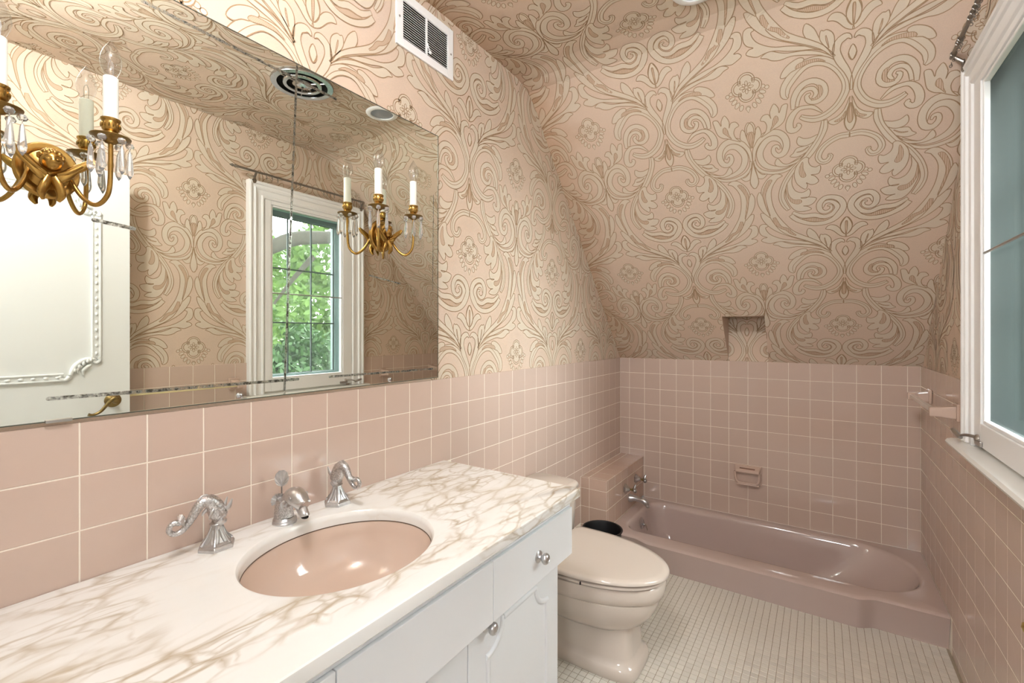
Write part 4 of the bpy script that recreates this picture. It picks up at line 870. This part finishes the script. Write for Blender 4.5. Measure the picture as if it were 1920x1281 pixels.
# tub taps on the ledge side
def tub_handle(label, y, z):
    t = thing('shell_tap', label, 'tap', (LX, y, z), group='chrome shell handles of the bathtub')
    M = Matrix.Translation((LX, y, z)) @ Matrix.Rotation(PI / 2, 4, 'Y')
    mb = MB(); mb.lathe([(.033, 0), (.033, .004), (.030, .006), (.024, .012), (.016, .024), (.010, .034), (.009, .036)], 6, M); mb.build('bell', CHROME, t, smooth=0, bevel=.001)
    mb = MB(); mb.lathe([(.006, .034), (.006, .046), (.010, .048), (.010, .052), (.006, .054)], 16, M); mb.build('stem', ANTB, t)
    mb = MB(); mb.blob((LX + .066, y, z - .004), (.014, .018, .016), 16, 12)
    ctube(mb, [(LX + .062, y, z + .004, .010), (LX + .064, y + .004, z + .022, .008), (LX + .072, y + .006, z + .036, .002)], 4, 10, sx=.6)
    mb.build('dolphin_knob', CHROME, t, smooth=60)
tub_handle('chrome tub handle on the tiled ledge, nearer the front of the tub', 2.590, T - .826)
tub_handle('chrome tub handle on the tiled ledge, nearer the back wall', 2.795, T - .816)
t = thing('tub_spout', 'chrome dolphin tub spout on the tiled ledge', 'tub spout', (LX, 2.672, T - .912)); x, y, z = LX, 2.672, T - .912
mb = MB(); ctube(mb, [(x, y, z, .026), (x + .012, y, z + .001, .025), (x + .035, y, z + .004, .018), (x + .065, y, z + .002, .016), (x + .090, y, z, .019), (x + .110, y, z - .010, .019), (x + .122, y, z - .026, .013), (x + .126, y, z - .036, .011)], 5, 18); mb.build('body', SATINP, t, smooth=50)
mb = MB(); ctube(mb, [(x + .080, y, z + .016, .005), (x + .092, y, z + .028, .005), (x + .100, y, z + .034, .0015)], 4, 8, sx=.4); ctube(mb, [(x + .112, y, z - .024, .010), (x + .126, y, z - .030, .012), (x + .138, y, z - .030, .004)], 4, 10, sx=1.3); mb.build('fin_and_lip', SATINP, t, smooth=50)
# ------------------------------------------------------------------ soap dish
sx0, sx1, sz0, sz1 = .762, .918, T - .775, T - .655; cxs = (sx0 + sx1) / 2
sp_ = thing('soap_dish', 'pink ceramic soap dish with grab bar set in the back wall tiles', 'soap dish', (cxs, YB, sz0))
mb = MB(); mb.box(sx0, sx1, YB - .012, YB - .0005, sz0, sz1); mb.build('back_plate', CERAM, sp_, smooth=0, bevel=.004, seg=3)
def xz(poly, y0, y1): m_ = MB(); m_.prism(poly, lambda u, v, d: (u, d, v), y0, y1); return m_
m_ = MB(); m_.loft([[(sx0 + .004, YB - .010, sz1 - .004), (sx1 - .004, YB - .010, sz1 - .004), (sx1 - .004, YB - .010, sz1 - .040), (sx0 + .004, YB - .010, sz1 - .040)], [(sx0 + .012, YB - .058, sz1 - .022), (sx1 - .012, YB - .058, sz1 - .022), (sx1 - .012, YB - .058, sz1 - .040), (sx0 + .012, YB - .058, sz1 - .040)]]); m_.build('tray', CERAM, sp_, smooth=0, bevel=.005, seg=3)
m_ = MB(); m_.box(sx0 + .035, sx1 - .035, YB - .046, YB - .036, sz1 - .0185, sz1 - .0125); m_.build('drain_slot', plain('slot_shadow', srgb(120, 84, 68), .6), sp_, smooth=0)
for s, a in ((1, sx0 + .010), (-1, sx1 - .010)):
    m_ = MB(); ctube(m_, [(a, YB - .048, sz1 - .036, .008), (a + s * .002, YB - .046, sz0 + .05, .0075), (a + s * .008, YB - .044, sz0 + .024, .0075), (a + s * .020, YB - .042, sz0 + .014, .0075)], 4, 12); m_.build('bar_arm', CERAM, sp_)
m_ = MB(); m_.tube([(sx0 + .026, YB - .042, sz0 + .0135), (sx1 - .026, YB - .042, sz0 + .0135)], .0078, 12); m_.build('grab_bar', CERAM, sp_)
m_ = MB(); m_.box(sx0 + .012, sx1 - .012, YB - .05, YB - .011, sz0 + .002, sz0 + .010); m_.build('foot_rail', CERAM, sp_, smooth=0, bevel=.003)
# ------------------------------------------------------------------ towel bars on the window wall
def towel_bar(label, ya, yb, z, mat):
    t = thing('towel_bar', label, 'towel bar', (W, (ya + yb) / 2, z), group='ceramic towel bars on the window wall')
    for yy in (ya, yb):
        m_ = MB(); m_.box(W - .012, W - .0005, yy - .030, yy + .030, z - .034, z + .034); bk_ = m_.build('bracket_base', CERAM, t, smooth=0, bevel=.005, seg=3)
        m_ = MB(); m_.loft([[(W - .010, yy - .022, z - .026), (W - .010, yy + .022, z - .026), (W - .010, yy + .022, z + .024), (W - .010, yy - .022, z + .024)], [(W - .050, yy - .016, z - .023), (W - .050, yy + .016, z - .023), (W - .050, yy + .016, z + .017), (W - .050, yy - .016, z + .017)], [(W - .088, yy - .015, z - .022), (W - .088, yy + .015, z - .022), (W - .088, yy + .015, z + .014), (W - .088, yy - .015, z + .014)]])
        m_.build('bracket_arm', CERAM, t, smooth=0, bevel=.005, seg=3)
    m_ = MB(); m_.box(W - .080, W - .062, ya + .006, yb - .006, z - .011, z + .007); m_.build('bar', mat, t, smooth=0, bevel=.002)
towel_bar('short pink ceramic towel bar between the window and the tub corner', 2.150, 2.690, T - .128, BARM)
towel_bar('pink ceramic towel bar with yellowed rod between the door and the window', .455, 1.045, T - .120, BARY)
# ------------------------------------------------------------------ toilet paper holder
t = thing('paper_holder', 'small brass paper holder on the tiles at the right edge of the picture', 'paper holder', (W, 1.17, T - .49)); y, z = 1.235, T - .490
for yy in (1.235, 1.10):
    m_ = MB(); m_.lathe([(.001, 0), (.024, 0), (.025, .003), (.018, .007), (.008, .010), (.007, .045), (.010, .050), (.013, .056), (.010, .063), (.001, .066)], 22, Matrix.Translation((W, yy, z)) @ Matrix.Rotation(-PI / 2, 4, 'Y')); m_.build('post', plain('pale_brass', srgb(214, 196, 120), .25, 1.0, var=.15) if 'pale_brass' not in MATS else MATS['pale_brass'], t)
m_ = MB(); m_.tube([(W - .053, 1.105, z), (W - .053, 1.23, z)], .008, 14); m_.build('roller', CANDLE, t)
# ------------------------------------------------------------------ window
win = thing('window_1', 'white casement window with leaded panes and inner screen', None, (WPX, 1.51, T - .2), kind='structure')
YC0, YC1, ZCT, ZSB = 1.120, 1.954, T + 1.108, T - .200
cp = [(0, 1.6715), (0, 1.632), (.010, 1.628), (.017, 1.630), (.021, 1.637), (.034, 1.637), (.038, 1.630), (.046, 1.633), (.050, 1.641), (.078, 1.643), (.083, 1.636), (.093, 1.638), (.098, 1.646), (.098, 1.6715)]
def sweep3(name, prof, mat, parent, y0, y1, zt, zb):
    """casing on three sides, mitred at the top corners; one object per side"""
    for side in ('l', 'r', 't'):
        a, b = [], []
        for o_, x_ in prof:
            if side == 'l': a.append((x_, y0 + o_, zb)); b.append((x_, y0 + o_, zt - o_))
            if side == 'r': a.append((x_, y1 - o_, zb)); b.append((x_, y1 - o_, zt - o_))
            if side == 't': a.append((x_, y0 + o_, zt - o_)); b.append((x_, y1 - o_, zt - o_))
        m_ = MB(); m_.loft([a, b]); m_.build(name, mat, parent, smooth=0, bevel=.0007, seg=1)
sweep3('casing', cp, WHITE, win, YC0, YC1, ZCT, ZSB + .001)
m_ = MB(); pr_ = [(1.672, ZSB), (1.612, ZSB), (1.600, ZSB - .003), (1.594, ZSB - .012), (1.598, ZSB - .021), (1.606, ZSB - .024), (1.612, ZSB - .030), (1.672, ZSB - .030)]
m_.loft([[(x_, YC0 - .03, z_) for x_, z_ in pr_], [(x_, YC1 + .03, z_) for x_, z_ in pr_]]); m_.build('sill', SILLM, win, smooth=30)
# inner sash (screen frame)
fy0, fy1, fz0, fz1 = YC0 + .0995, YC1 - .0995 - .040, T - .187, T + 1.010
fy1 = 1.8545
gy0, gy1, gz0, gz1 = 1.272, 1.768, T - .100, T + .974
def sash(nm, a0, a1, b0, b1): m_ = MB(); m_.box(1.644, 1.680, a0, a1, b0, b1); m_.build(nm, WHITE, win, smooth=0, bevel=.002)
sash('sash_stile', fy0, gy0 - .012, fz0, ZCT - .0985); sash('sash_stile', gy1 + .012, fy1, fz0, ZCT - .0985)
sash('sash_rail', gy0 - .012, gy1 + .012, gz1 + .012, ZCT - .0985); sash('sash_rail', gy0 - .012, gy1 + .012, fz0, gz0 - .012)
frame4('bead', 1.649, 1.676, gy0 - .012, gy1 + .012, gz0 - .012, gz1 + .012, .012, WHITE, win, .003)
m_ = MB(); m_.box(1.66, 1.675, gy0 - .05, gy1 + .05, ZSB - .001, fz0 + .002); m_.build('sub_sill', SILLM, win, smooth=0)
# woven insect screen: every wire is there
sc_ = MB(); pitch = .00175; wr = .00016
y_ = gy0
while y_ < gy1: sc_.box(1.6640, 1.6640 + 2 * wr, y_ - wr, y_ + wr, gz0, gz1); y_ += pitch
z_ = gz0
while z_ < gz1: sc_.box(1.6644, 1.6644 + 2 * wr, gy0, gy1, z_ - wr, z_ + wr); z_ += pitch
so = sc_.build('insect_screen', plain('screen_wire', srgb(84, 92, 90), .5, .3), win, smooth=0, fix=False); tag(so, kind='stuff')
m_ = MB(); m_.tube([(1.652, gy0 - .004, T + .432), (1.652, gy1 + .004, T + .432)], .0042, 10); m_.build('cross_rod', STEEL, win)
# reveal and outer leaded casement
for nm, a in (('reveal_jamb', (WY0, fy0 + .002, WZ0, WZ1)), ('reveal_jamb', (fy1 - .030, WY1, WZ0, WZ1)), ('reveal_head', (WY0, WY1, gz1 + .02, WZ1)), ('reveal_sill', (WY0, WY1, WZ0, gz0 - .02))):
    m_ = MB(); m_.box(1.681, 1.858, *a); m_.build(nm, TEAL, win, smooth=0)
ly0, ly1, lz0, lz1 = 1.250, 1.752, T - .112, T + .964
frame4('casement', 1.715, 1.755, ly0 - .034, ly1 + .046, lz0 - .012, lz1 + .012, .034, TEAL, win, .002)
gl0, gl1 = ly0, ly1 + .012
cols = [ly0, 1.4176, 1.5866, gl1]; rows = [lz0 + .02, T + .248, T + .604, lz1 - .02]
for a, b in zip(cols[:-1], cols[1:]):
    for c, d in zip(rows[:-1], rows[1:]):
        m_ = MB(); m_.box(1.734, 1.737, a, b, c, d); m_.build('pane', PANE, win, smooth=0)
for c in cols[1:3]:
    m_ = MB(); m_.box(1.730, 1.741, c - .0042, c + .0042, rows[0], rows[-1]); m_.build('lead_bar', LEAD, win, smooth=0, bevel=.001)
for c in rows[1:3]:
    m_ = MB(); m_.box(1.730, 1.741, gl0, gl1, c - .0042, c + .0042); m_.build('lead_bar', LEAD, win, smooth=0, bevel=.001)
frame4('lead_edge', 1.730, 1.741, gl0, gl1, rows[0], rows[-1], .006, LEAD, win, .001)
# crank operator
cy_, cz_ = 1.795, T - .165
m_ = MB(); m_.box(1.636, 1.6435, 1.752, 1.812, fz0 + .003, fz0 + .020); m_.build('operator_cover', STEEL, win, smooth=0, bevel=.002)
m_ = MB(); m_.blob((1.642, 1.80, cz_), (.010, .016, .014), 12, 8); ctube(m_, [(1.640, 1.80, cz_ + .004, .006), (1.622, 1.83, cz_ + .004, .005), (1.612, 1.865, cz_ - .006, .0045)], 4, 10); m_.build('crank_arm', STEEL, win)
m_ = MB(); ctube(m_, [(1.612, 1.855, cz_ - .010, .0065), (1.606, 1.880, cz_ - .002, .0085), (1.602, 1.905, cz_ + .006, .0075)], 4, 12); m_.build('crank_grip', STEEL, win)
# ------------------------------------------------------------------ curtain rod
rz = T + 1.150; rx = 1.603
rod = thing('curtain_rod', 'thin dark pewter curtain rod with chain clips over the window', 'curtain rod', (rx, 1.53, rz))
m_ = MB(); m_.tube([(rx, 1.035, rz), (rx, 2.035, rz)], .0066, 14); m_.build('rod', PEWTER, rod)
for yy, s in ((1.03, -1), (2.04, 1)):
    m_ = MB(); m_.lathe([(.004, -.02), (.009, -.014), (.007, -.006), (.010, .002), (.006, .010), (.009, .018), (.003, .030), (.001, .034)], 14, Matrix.Translation((rx, yy, rz)) @ Matrix.Rotation(-s * PI / 2, 4, 'X')); m_.build('finial', PEWTER, rod)
for yy in (1.15, 1.925):
    m_ = MB(); m_.tube([(rx, yy, rz), (1.632, yy, rz - .028)], .0065, 10); m_.lathe([(.001, 0), (.014, 0), (.014, .004), (.006, .006)], 14, Matrix.Translation((1.633, yy, rz - .048)) @ Matrix.Rotation(-PI / 2, 4, 'Y')); m_.tube([(1.632, yy, rz - .02), (1.632, yy, rz - .06)], .005, 8); m_.build('bracket', PEWTER, rod)
for k, yy in enumerate((1.21, 1.245, 1.28, 1.40, 1.43, 1.60, 1.625, 1.65, 1.68, 1.80, 1.815, 1.83, 1.90, 1.945, 1.965, 1.985)):
    t_ = np.linspace(0, 2 * PI, 14, endpoint=False)
    m_ = MB(); m_.tube([(rx + .0085 * math.cos(a), yy + .001 * math.sin(3 * a), rz - .002 + .0085 * math.sin(a)) for a in t_], .0014, 6, closed=True)
    m_.tube([(rx + .001, yy + .004 * math.cos(a), rz - .0155 + .005 * math.sin(a)) for a in t_], .0011, 6, closed=True)
    m_.tube([(rx + .004 * math.cos(a), yy, rz - .0240 + .005 * math.sin(a)) for a in t_], .0011, 6, closed=True)
    m_.build('clip_ring', PEWTER, rod)
# ------------------------------------------------------------------ ceiling fittings
fx, fy = .925, 1.030
fan = thing('exhaust_fan', 'round chrome ceiling exhaust fan with ring louvres, seen in the mirror', 'exhaust fan', (fx, fy, ZC))
MF = Matrix.Translation((fx, fy, ZC)) @ Matrix.Rotation(PI, 4, 'X')
def annulus(nm, r0, r1, h0, h1, mat): m_ = MB(); m_.lathe([(r0, h0), (r1, h0), (r1 + .003, (h0 + h1) / 2), (r1, h1), (r0, h1), (r0 - .002, (h0 + h1) / 2)], 48, MF); m_.f = m_.f[:-2]; m_.m = m_.m[:-2]; n_ = 48; m_.add([], []); b_ = 5 * n_; m_.f += [(b_ + j, b_ + (j + 1) % n_, (j + 1) % n_, j) for j in range(n_)]; m_.m += [0] * n_; m_.build(nm, mat, fan, smooth=50)
m_ = MB(); m_.lathe([(.001, .0006), (.122, .0006), (.122, .0012), (.001, .0012)], 48, MF); m_.build('fan_throat', DARKV, fan)
annulus('rim', .116, .142, .001, .016, CHROME); annulus('ring_louvre', .072, .088, .006, .016, CHROME)
m_ = MB(); m_.lathe([(.001, .024), (.006, .024), (.030, .020), (.046, .012), (.047, .008), (.001, .006)], 40, MF); m_.build('centre_cap', CHROME, fan)
m_ = MB(); m_.lathe([(.001, .0235), (.006, .0235), (.005, .027), (.001, .028)], 16, MF); m_.build('cap_screw', DARKV, fan)
for k in range(3):
    a = k * 2 * PI / 3 + .5; m_ = MB(); m_.tube([(fx + .045 * math.cos(a), fy + .045 * math.sin(a), ZC - .010), (fx + .118 * math.cos(a), fy + .118 * math.sin(a), ZC - .010)], .004, 8); m_.build('spoke', CHROME, fan)
dx_, dy_ = .848, 1.462
dl = thing('recessed_downlight', 'round white recessed ceiling downlight, switched off, at the top edge', 'downlight', (dx_, dy_, ZC))
MD = Matrix.Translation((dx_, dy_, ZC)) @ Matrix.Rotation(PI, 4, 'X')
m_ = MB(); m_.lathe([(.062, .001), (.086, .001), (.088, .003), (.085, .007), (.070, .010), (.062, .009)], 44, MD); m_.f = m_.f[:-2]; m_.m = m_.m[:-2]; m_.f += [(5 * 44 + j, 5 * 44 + (j + 1) % 44, (j + 1) % 44, j) for j in range(44)]; m_.m += [0] * 44
m_.build('trim_ring', WHITE, dl, smooth=50)
m_ = MB(); m_.lathe([(.001, .0012), (.064, .0012), (.064, .003), (.030, .0065), (.001, .007)], 40, MD); m_.build('lens', plain('frosted_lens', srgb(150, 158, 168), .25, var=.05), dl, smooth=50)
# ------------------------------------------------------------------ door leaf folded back against the window wall
DXF = 1.535; dY0, dY1, dZ = -.235, .521, T + .932
door = thing('door_1', 'white door with beaded scroll-cornered panel moulding, seen in the mirror', None, (1.553, dY0, 0), kind='structure')
m_ = MB(); m_.box(DXF, DXF + .036, dY0, dY1, .006, dZ); m_.build('door_leaf', DOORW, door, smooth=0, bevel=.002)
def mould(pa, pb, nm):
    a, b = Vector(pa), Vector(pb); L = (b - a).length; d = (b - a) / L; off = Vector((0, d.z, -d.y)); m_ = MB()
    m_.add([p_ + off * q + Vector((e, 0, 0)) for p_ in (a, b) for q, e in ((-.016, .001), (-.016, -.005), (.016, -.005), (.016, .001))], [(0, 1, 5, 4), (1, 2, 6, 5), (2, 3, 7, 6), (3, 0, 4, 7), (0, 3, 2, 1), (4, 5, 6, 7)])
    for s in (-1, 1): m_.tube([a + off * .0135 * s + Vector((-.005, 0, 0)), b + off * .0135 * s + Vector((-.005, 0, 0))], .0048, 8)
    o_ = m_.build(nm, DOORW, door, smooth=50)
    m_ = MB(); k = int(L / .034)
    for i in range(k):
        c = a + d * (L * (i + .5) / k); m_.blob((DXF - .006, c.y, c.z), (.0065, .0058 + .003 * abs(d.y), .0058 + .003 * abs(d.z)), 10, 6)
    m_.build('bead_row', DOORW, o_, smooth=60)
yq, zq0, zq1 = .397, T + .056, T + .724
yl = -.08
for zz, sg in ((zq0, -1), (zq1, 1)):                    # C-scroll corners
    for ye, s in ((yq, -1), (yl, 1)):
        m_ = MB(); zc_ = zz + sg * .0
        ctube(m_, [(DXF - .004, ye + s * -.006, zc_ - sg * .012, .009), (DXF - .004, ye + s * -.012, zc_ + sg * .002, .008), (DXF - .004, ye, zc_ + sg * .014, .007), (DXF - .004, ye + s * .010, zc_ + sg * .004, .005), (DXF - .004, ye + s * .004, zc_ - sg * .004, .004)], 5, 8)
        ctube(m_, [(DXF - .004, ye + s * .008, zc_ - sg * .004, .008), (DXF - .004, ye + s * .040, zc_ - sg * .002, .009), (DXF - .004, ye + s * .068, zc_ + sg * .020, .010), (DXF - .004, ye + s * .082, zc_ + sg * .048, .009), (DXF - .004, ye + s * .086, zc_ + sg * .064, .007)], 5, 8)
        ctube(m_, [(DXF - .004, ye + s * .090, zc_ + sg * .070, .010), (DXF - .004, ye + s * .104, zc_ + sg * .084, .008), (DXF - .004, ye + s * .120, zc_ + sg * .078, .007), (DXF - .004, ye + s * .118, zc_ + sg * .064, .005), (DXF - .004, ye + s * .108, zc_ + sg * .066, .004)], 5, 8)
        ctube(m_, [(DXF - .004, ye + s * .050, zc_ + sg * .024, .005), (DXF - .004, ye + s * .066, zc_ + sg * .044, .006), (DXF - .004, ye + s * .060, zc_ + sg * .060, .002)], 4, 8)
        for tt, rr_ in ((.15, .010), (.32, .011), (.5, .012), (.68, .011), (.85, .009)):   # gadroons riding on the C
            m_.blob((DXF - .009, ye + s * (.012 + .075 * tt ** 1.2), zc_ + sg * (-.002 + .062 * tt ** 2)), (.007, rr_ * .62, rr_), 8, 6)
        ctube(m_, [(DXF - .005, ye + s * .018, zc_ + sg * .022, .006), (DXF - .005, ye + s * .032, zc_ + sg * .030, .008), (DXF - .005, ye + s * .046, zc_ + sg * .048, .007), (DXF - .005, ye + s * .044, zc_ + sg * .066, .003)], 4, 8)
        m_.build('scroll_corner', DOORW, door, smooth=50)
for ye in (yq, yl): mould((DXF, ye, zq0 + .012), (DXF, ye, zq1 - .012), 'side_moulding')
for zz, sg in ((zq0 - .072, 1), (zq1 + .072, -1)): mould((DXF, yl + .11, zz), (DXF, yq - .11, zz), 'cross_moulding')
for zz in (.22, T - .34): mould((DXF, yl, zz), (DXF, yq, zz), 'cross_moulding')
for ye in (yq, yl): mould((DXF, ye, .22), (DXF, ye, T - .34), 'side_moulding')
hy, hz = .456, T - .136
m_ = MB(); m_.lathe([(.001, 0), (.031, 0), (.032, .003), (.026, .008), (.013, .011), (.010, .014), (.010, .042), (.013, .046), (.011, .056), (.001, .060)], 28, Matrix.Translation((DXF, hy, hz)) @ Matrix.Rotation(-PI / 2, 4, 'Y')); ha = m_.build('lever_rose', ANTB, door)
m_ = MB(); ctube(m_, [(DXF - .050, hy + .006, hz + .006, .006), (DXF - .052, hy + .002, hz + .016, .007), (DXF - .052, hy - .014, hz + .012, .008), (DXF - .052, hy - .034, hz - .012, .0075), (DXF - .052, hy - .056, hz - .040, .0065), (DXF - .052, hy - .082, hz - .052, .006), (DXF - .052, hy - .098, hz - .048, .007)], 5, 12); m_.build('lever', ANTB, ha)
for zz in (.25, 1.05, 1.85):
    m_ = MB(); m_.tube([(1.574, dY0 - .004, zz - .05), (1.574, dY0 - .004, zz + .05)], .006, 8); m_.build('hinge', ANTB, door)
# door casing at the opening
m_ = MB(); m_.box(.80, .812, YN - .118, YN + .0, 0, T + .98); tag(m_.build('trim_1', WHITE, smooth=0), 'white door jamb at the doorway', None, kind='structure')
# ------------------------------------------------------------------ landing behind the doorway, with an unseen lamp added to light the bathroom
m_ = MB(); m_.box(-1.2, 2.6, -3.0, YN - .115, -.06, 0); tag(m_.build('floor_landing', HALLF, smooth=0), 'oak floor of the landing behind the doorway', None, kind='structure')
m_ = MB(); m_.box(-1.2, 2.6, -3.0, YN - .115, 2.60, 2.70); tag(m_.build('ceiling_landing', HALLW, smooth=0), 'white landing ceiling', None, kind='structure')
for nm, a in (('wall_landing_left', (-1.3, -1.2, -3.0, YN - .115, 0, 2.6)), ('wall_landing_right', (2.6, 2.7, -3.0, YN - .115, 0, 2.6)), ('wall_landing_far', (-1.3, 2.7, -3.1, -3.0, 0, 2.6)), ('wall_landing_near_left', (-1.2, -.006, YN - .115, YN, 0, 2.65)), ('wall_landing_near_right', (WPX, 2.6, YN - .115, YN, 0, 2.65))):
    m_ = MB(); m_.box(*a); tag(m_.build(nm, HALLW, smooth=0), 'plain white wall of the landing', None, kind='structure')
lx_, ly_, lz_ = 1.32, -1.15, 1.62
lamp = thing('added_landing_lamp', 'unseen globe floor lamp added on the landing as fill light', 'floor lamp', (lx_, ly_, 0))
m_ = MB(); m_.lathe([(.14, 0), (.14, .012), (.05, .022), (.012, .03)], 32, Matrix.Translation((lx_, ly_, 0))); m_.build('base', ANTB, lamp)
m_ = MB(); m_.tube([(lx_, ly_, .02), (lx_, ly_, lz_ - .17)], .012, 12); m_.build('pole', ANTB, lamp)
m_ = MB(); m_.lathe([(.02, lz_ - .20), (.06, lz_ - .19), (.06, lz_ - .175), (.02, lz_ - .17)], 24, Matrix.Translation((lx_, ly_, 0))); m_.build('gallery', ANTB, lamp)
ld = bpy.data.lights.new('landing_fill_light', 'POINT'); ld.shadow_soft_size = .17; ld.energy = HALL_FILL_W; ld.color = (.96, .99, 1.04)  # fill light through the doorway, from the added lamp
lo = bpy.data.objects.new('landing_fill_light', ld); COL.objects.link(lo); lo.location = (lx_, ly_, lz_); adopt(lo, lamp)
rl = thing('added_ceiling_lamp', 'unseen globe ceiling lamp added as fill light at the doorway end', 'ceiling lamp', (.80, -.12, ZC))  # added lamp, out of view, to brighten the vanity end
m_ = MB(); m_.lathe([(.001, .0005), (.085, .0005), (.088, .006), (.080, .022), (.055, .030), (.050, .036), (.046, .034), (.001, .030)], 36, Matrix.Translation((.80, -.12, ZC)) @ Matrix.Rotation(PI, 4, 'X')); m_.build('fill_lamp_rose', CHROME, rl)
rd = bpy.data.lights.new('room_fill_light', 'POINT'); rd.shadow_soft_size = .085; rd.energy = ROOM_FILL_W; rd.color = (.96, .99, 1.04)
ro_ = bpy.data.objects.new('room_fill_light', rd); COL.objects.link(ro_); ro_.location = (.80, -.12, ZC - .125); adopt(ro_, rl)
# ------------------------------------------------------------------ garden seen through the window
m_ = MB(); m_.add([(1.9, -30, -3.2), (60, -30, -3.2), (60, 60, -3.2), (1.9, 60, -3.2)], [(0, 1, 2, 3)]); tag(m_.build('ground_garden', GRASS, smooth=0, fix=False), 'lawn below the window', None, kind='structure')
rng = np.random.default_rng(5)
def foliage(name, blobs, n, size, mat, parent, seed):
    rg = np.random.default_rng(seed); vs = np.zeros((n * 6, 3)); w = np.array([b[3] ** 2 for b in blobs]); w /= w.sum()
    pick = rg.choice(len(blobs), n, p=w); d = rg.normal(size=(n, 3)); d /= np.linalg.norm(d, axis=1)[:, None]; rad = rg.uniform(.45, 1.0, n) ** .6
    c = np.array([blobs[k][:3] for k in pick]) + d * (rad * np.array([blobs[k][3] for k in pick]))[:, None] * np.array([1, 1, .8])
    a = rg.normal(size=(n, 3)); a /= np.linalg.norm(a, axis=1)[:, None]; b = np.cross(a, rg.normal(size=(n, 3))); b /= np.linalg.norm(b, axis=1)[:, None]
    s = size * rg.uniform(.6, 1.3, n)[:, None]
    P = [c - a * s, c - a * s * .25 + b * s * .42, c + a * s * .45 + b * s * .36, c + a * s, c + a * s * .45 - b * s * .36, c - a * s * .25 - b * s * .42]
    V = np.stack(P, 1).reshape(-1, 3); F = [tuple(range(6 * i, 6 * i + 6)) for i in range(n)]
    me = bpy.data.meshes.new(name); me.from_pydata(V.tolist(), [], F); me.materials.append(mat); me.update()
    o = bpy.data.objects.new(name, me); COL.objects.link(o); adopt(o, parent); return o
def tree(label, base, blobs, n, size, mat, seed, trunk, nm='garden_tree'):
    t = thing(nm, label, 'tree', base, group='trees outside the window')
    m_ = MB()
    for path in trunk: ctube(m_, path, 5, 10)
    m_.build('trunk', BARK, t, smooth=60); foliage('leaves', blobs, n, size, mat, t, seed); return t
g0 = -3.2
tree('big tree with a leaning grey bough across the top panes', (6.4, 6.4, g0), [(6.6, 2.7, 3.9, .9), (7.4, 4.6, 2.2, .9), (7.6, 3.6, 3.4, .8), (6.6, 5.4, 2.9, 1.0), (6.2, 3.0, 1.5, .35), (8.2, 4.4, 1.4, .6)], 5200, .085, LEAF1, 1,
     [[(6.4, 6.4, g0, .26), (6.3, 6.2, 0, .2), (6.1, 5.8, 2.0, .17), (5.9, 5.2, 3.1, .14), (5.7, 4.9, 4.5, .10)], [(5.9, 5.15, 3.1, .12), (5.8, 4.4, 2.95, .11), (5.9, 3.9, 2.85, .12), (6.0, 3.4, 2.58, .10), (6.1, 2.7, 2.38, .08), (6.3, 1.8, 2.1, .05)], [(5.95, 3.6, 2.7, .06), (6.0, 3.3, 2.95, .05), (6.1, 2.9, 3.1, .04), (6.2, 2.3, 3.6, .025)], [(5.8, 4.2, 2.6, .05), (6.0, 3.95, 2.2, .035), (6.2, 3.75, 1.8, .02)]])
tree('round dense maple low beyond the window', (10.5, 6.2, g0), [(10.2, 5.6, -.3, 1.5), (10.8, 7.2, .2, 1.5), (11, 6.2, 1.0, 1.3), (10, 4.6, -.9, 1.2), (10.6, 8.2, -.8, 1.4)], 12000, .10, LEAF2, 2, [[(10.5, 6.2, g0, .25), (10.5, 6.2, -1, .2), (10.6, 6.2, .4, .1)]])
tree('pale green tree farther off behind the maple', (15, 9, g0), [(14.5, 7.6, 1.6, 1.9), (15, 10, 2.2, 2.0), (15.6, 9, 3.6, 1.7), (14.6, 6.4, .4, 1.6), (15, 11.8, 1.0, 1.9)], 9000, .15, LEAF1, 3, [[(15, 9, g0, .35), (15, 9, 0, .28), (15.2, 9, 2.4, .15)]])
tree('shady tree close along the house wall', (4.6, 11, g0), [(4.6, 10.4, 1.2, 1.7), (5.4, 12, 2.6, 1.8), (4.2, 12, 0, 1.8), (5.6, 9.4, .2, 1.4), (3.6, 11, 3.0, 1.5)], 6500, .16, LEAF2, 4, [[(4.6, 11, g0, .3), (4.6, 11, 0, .24), (4.7, 11, 2.2, .12)]])
bpy.context.view_layer.update()
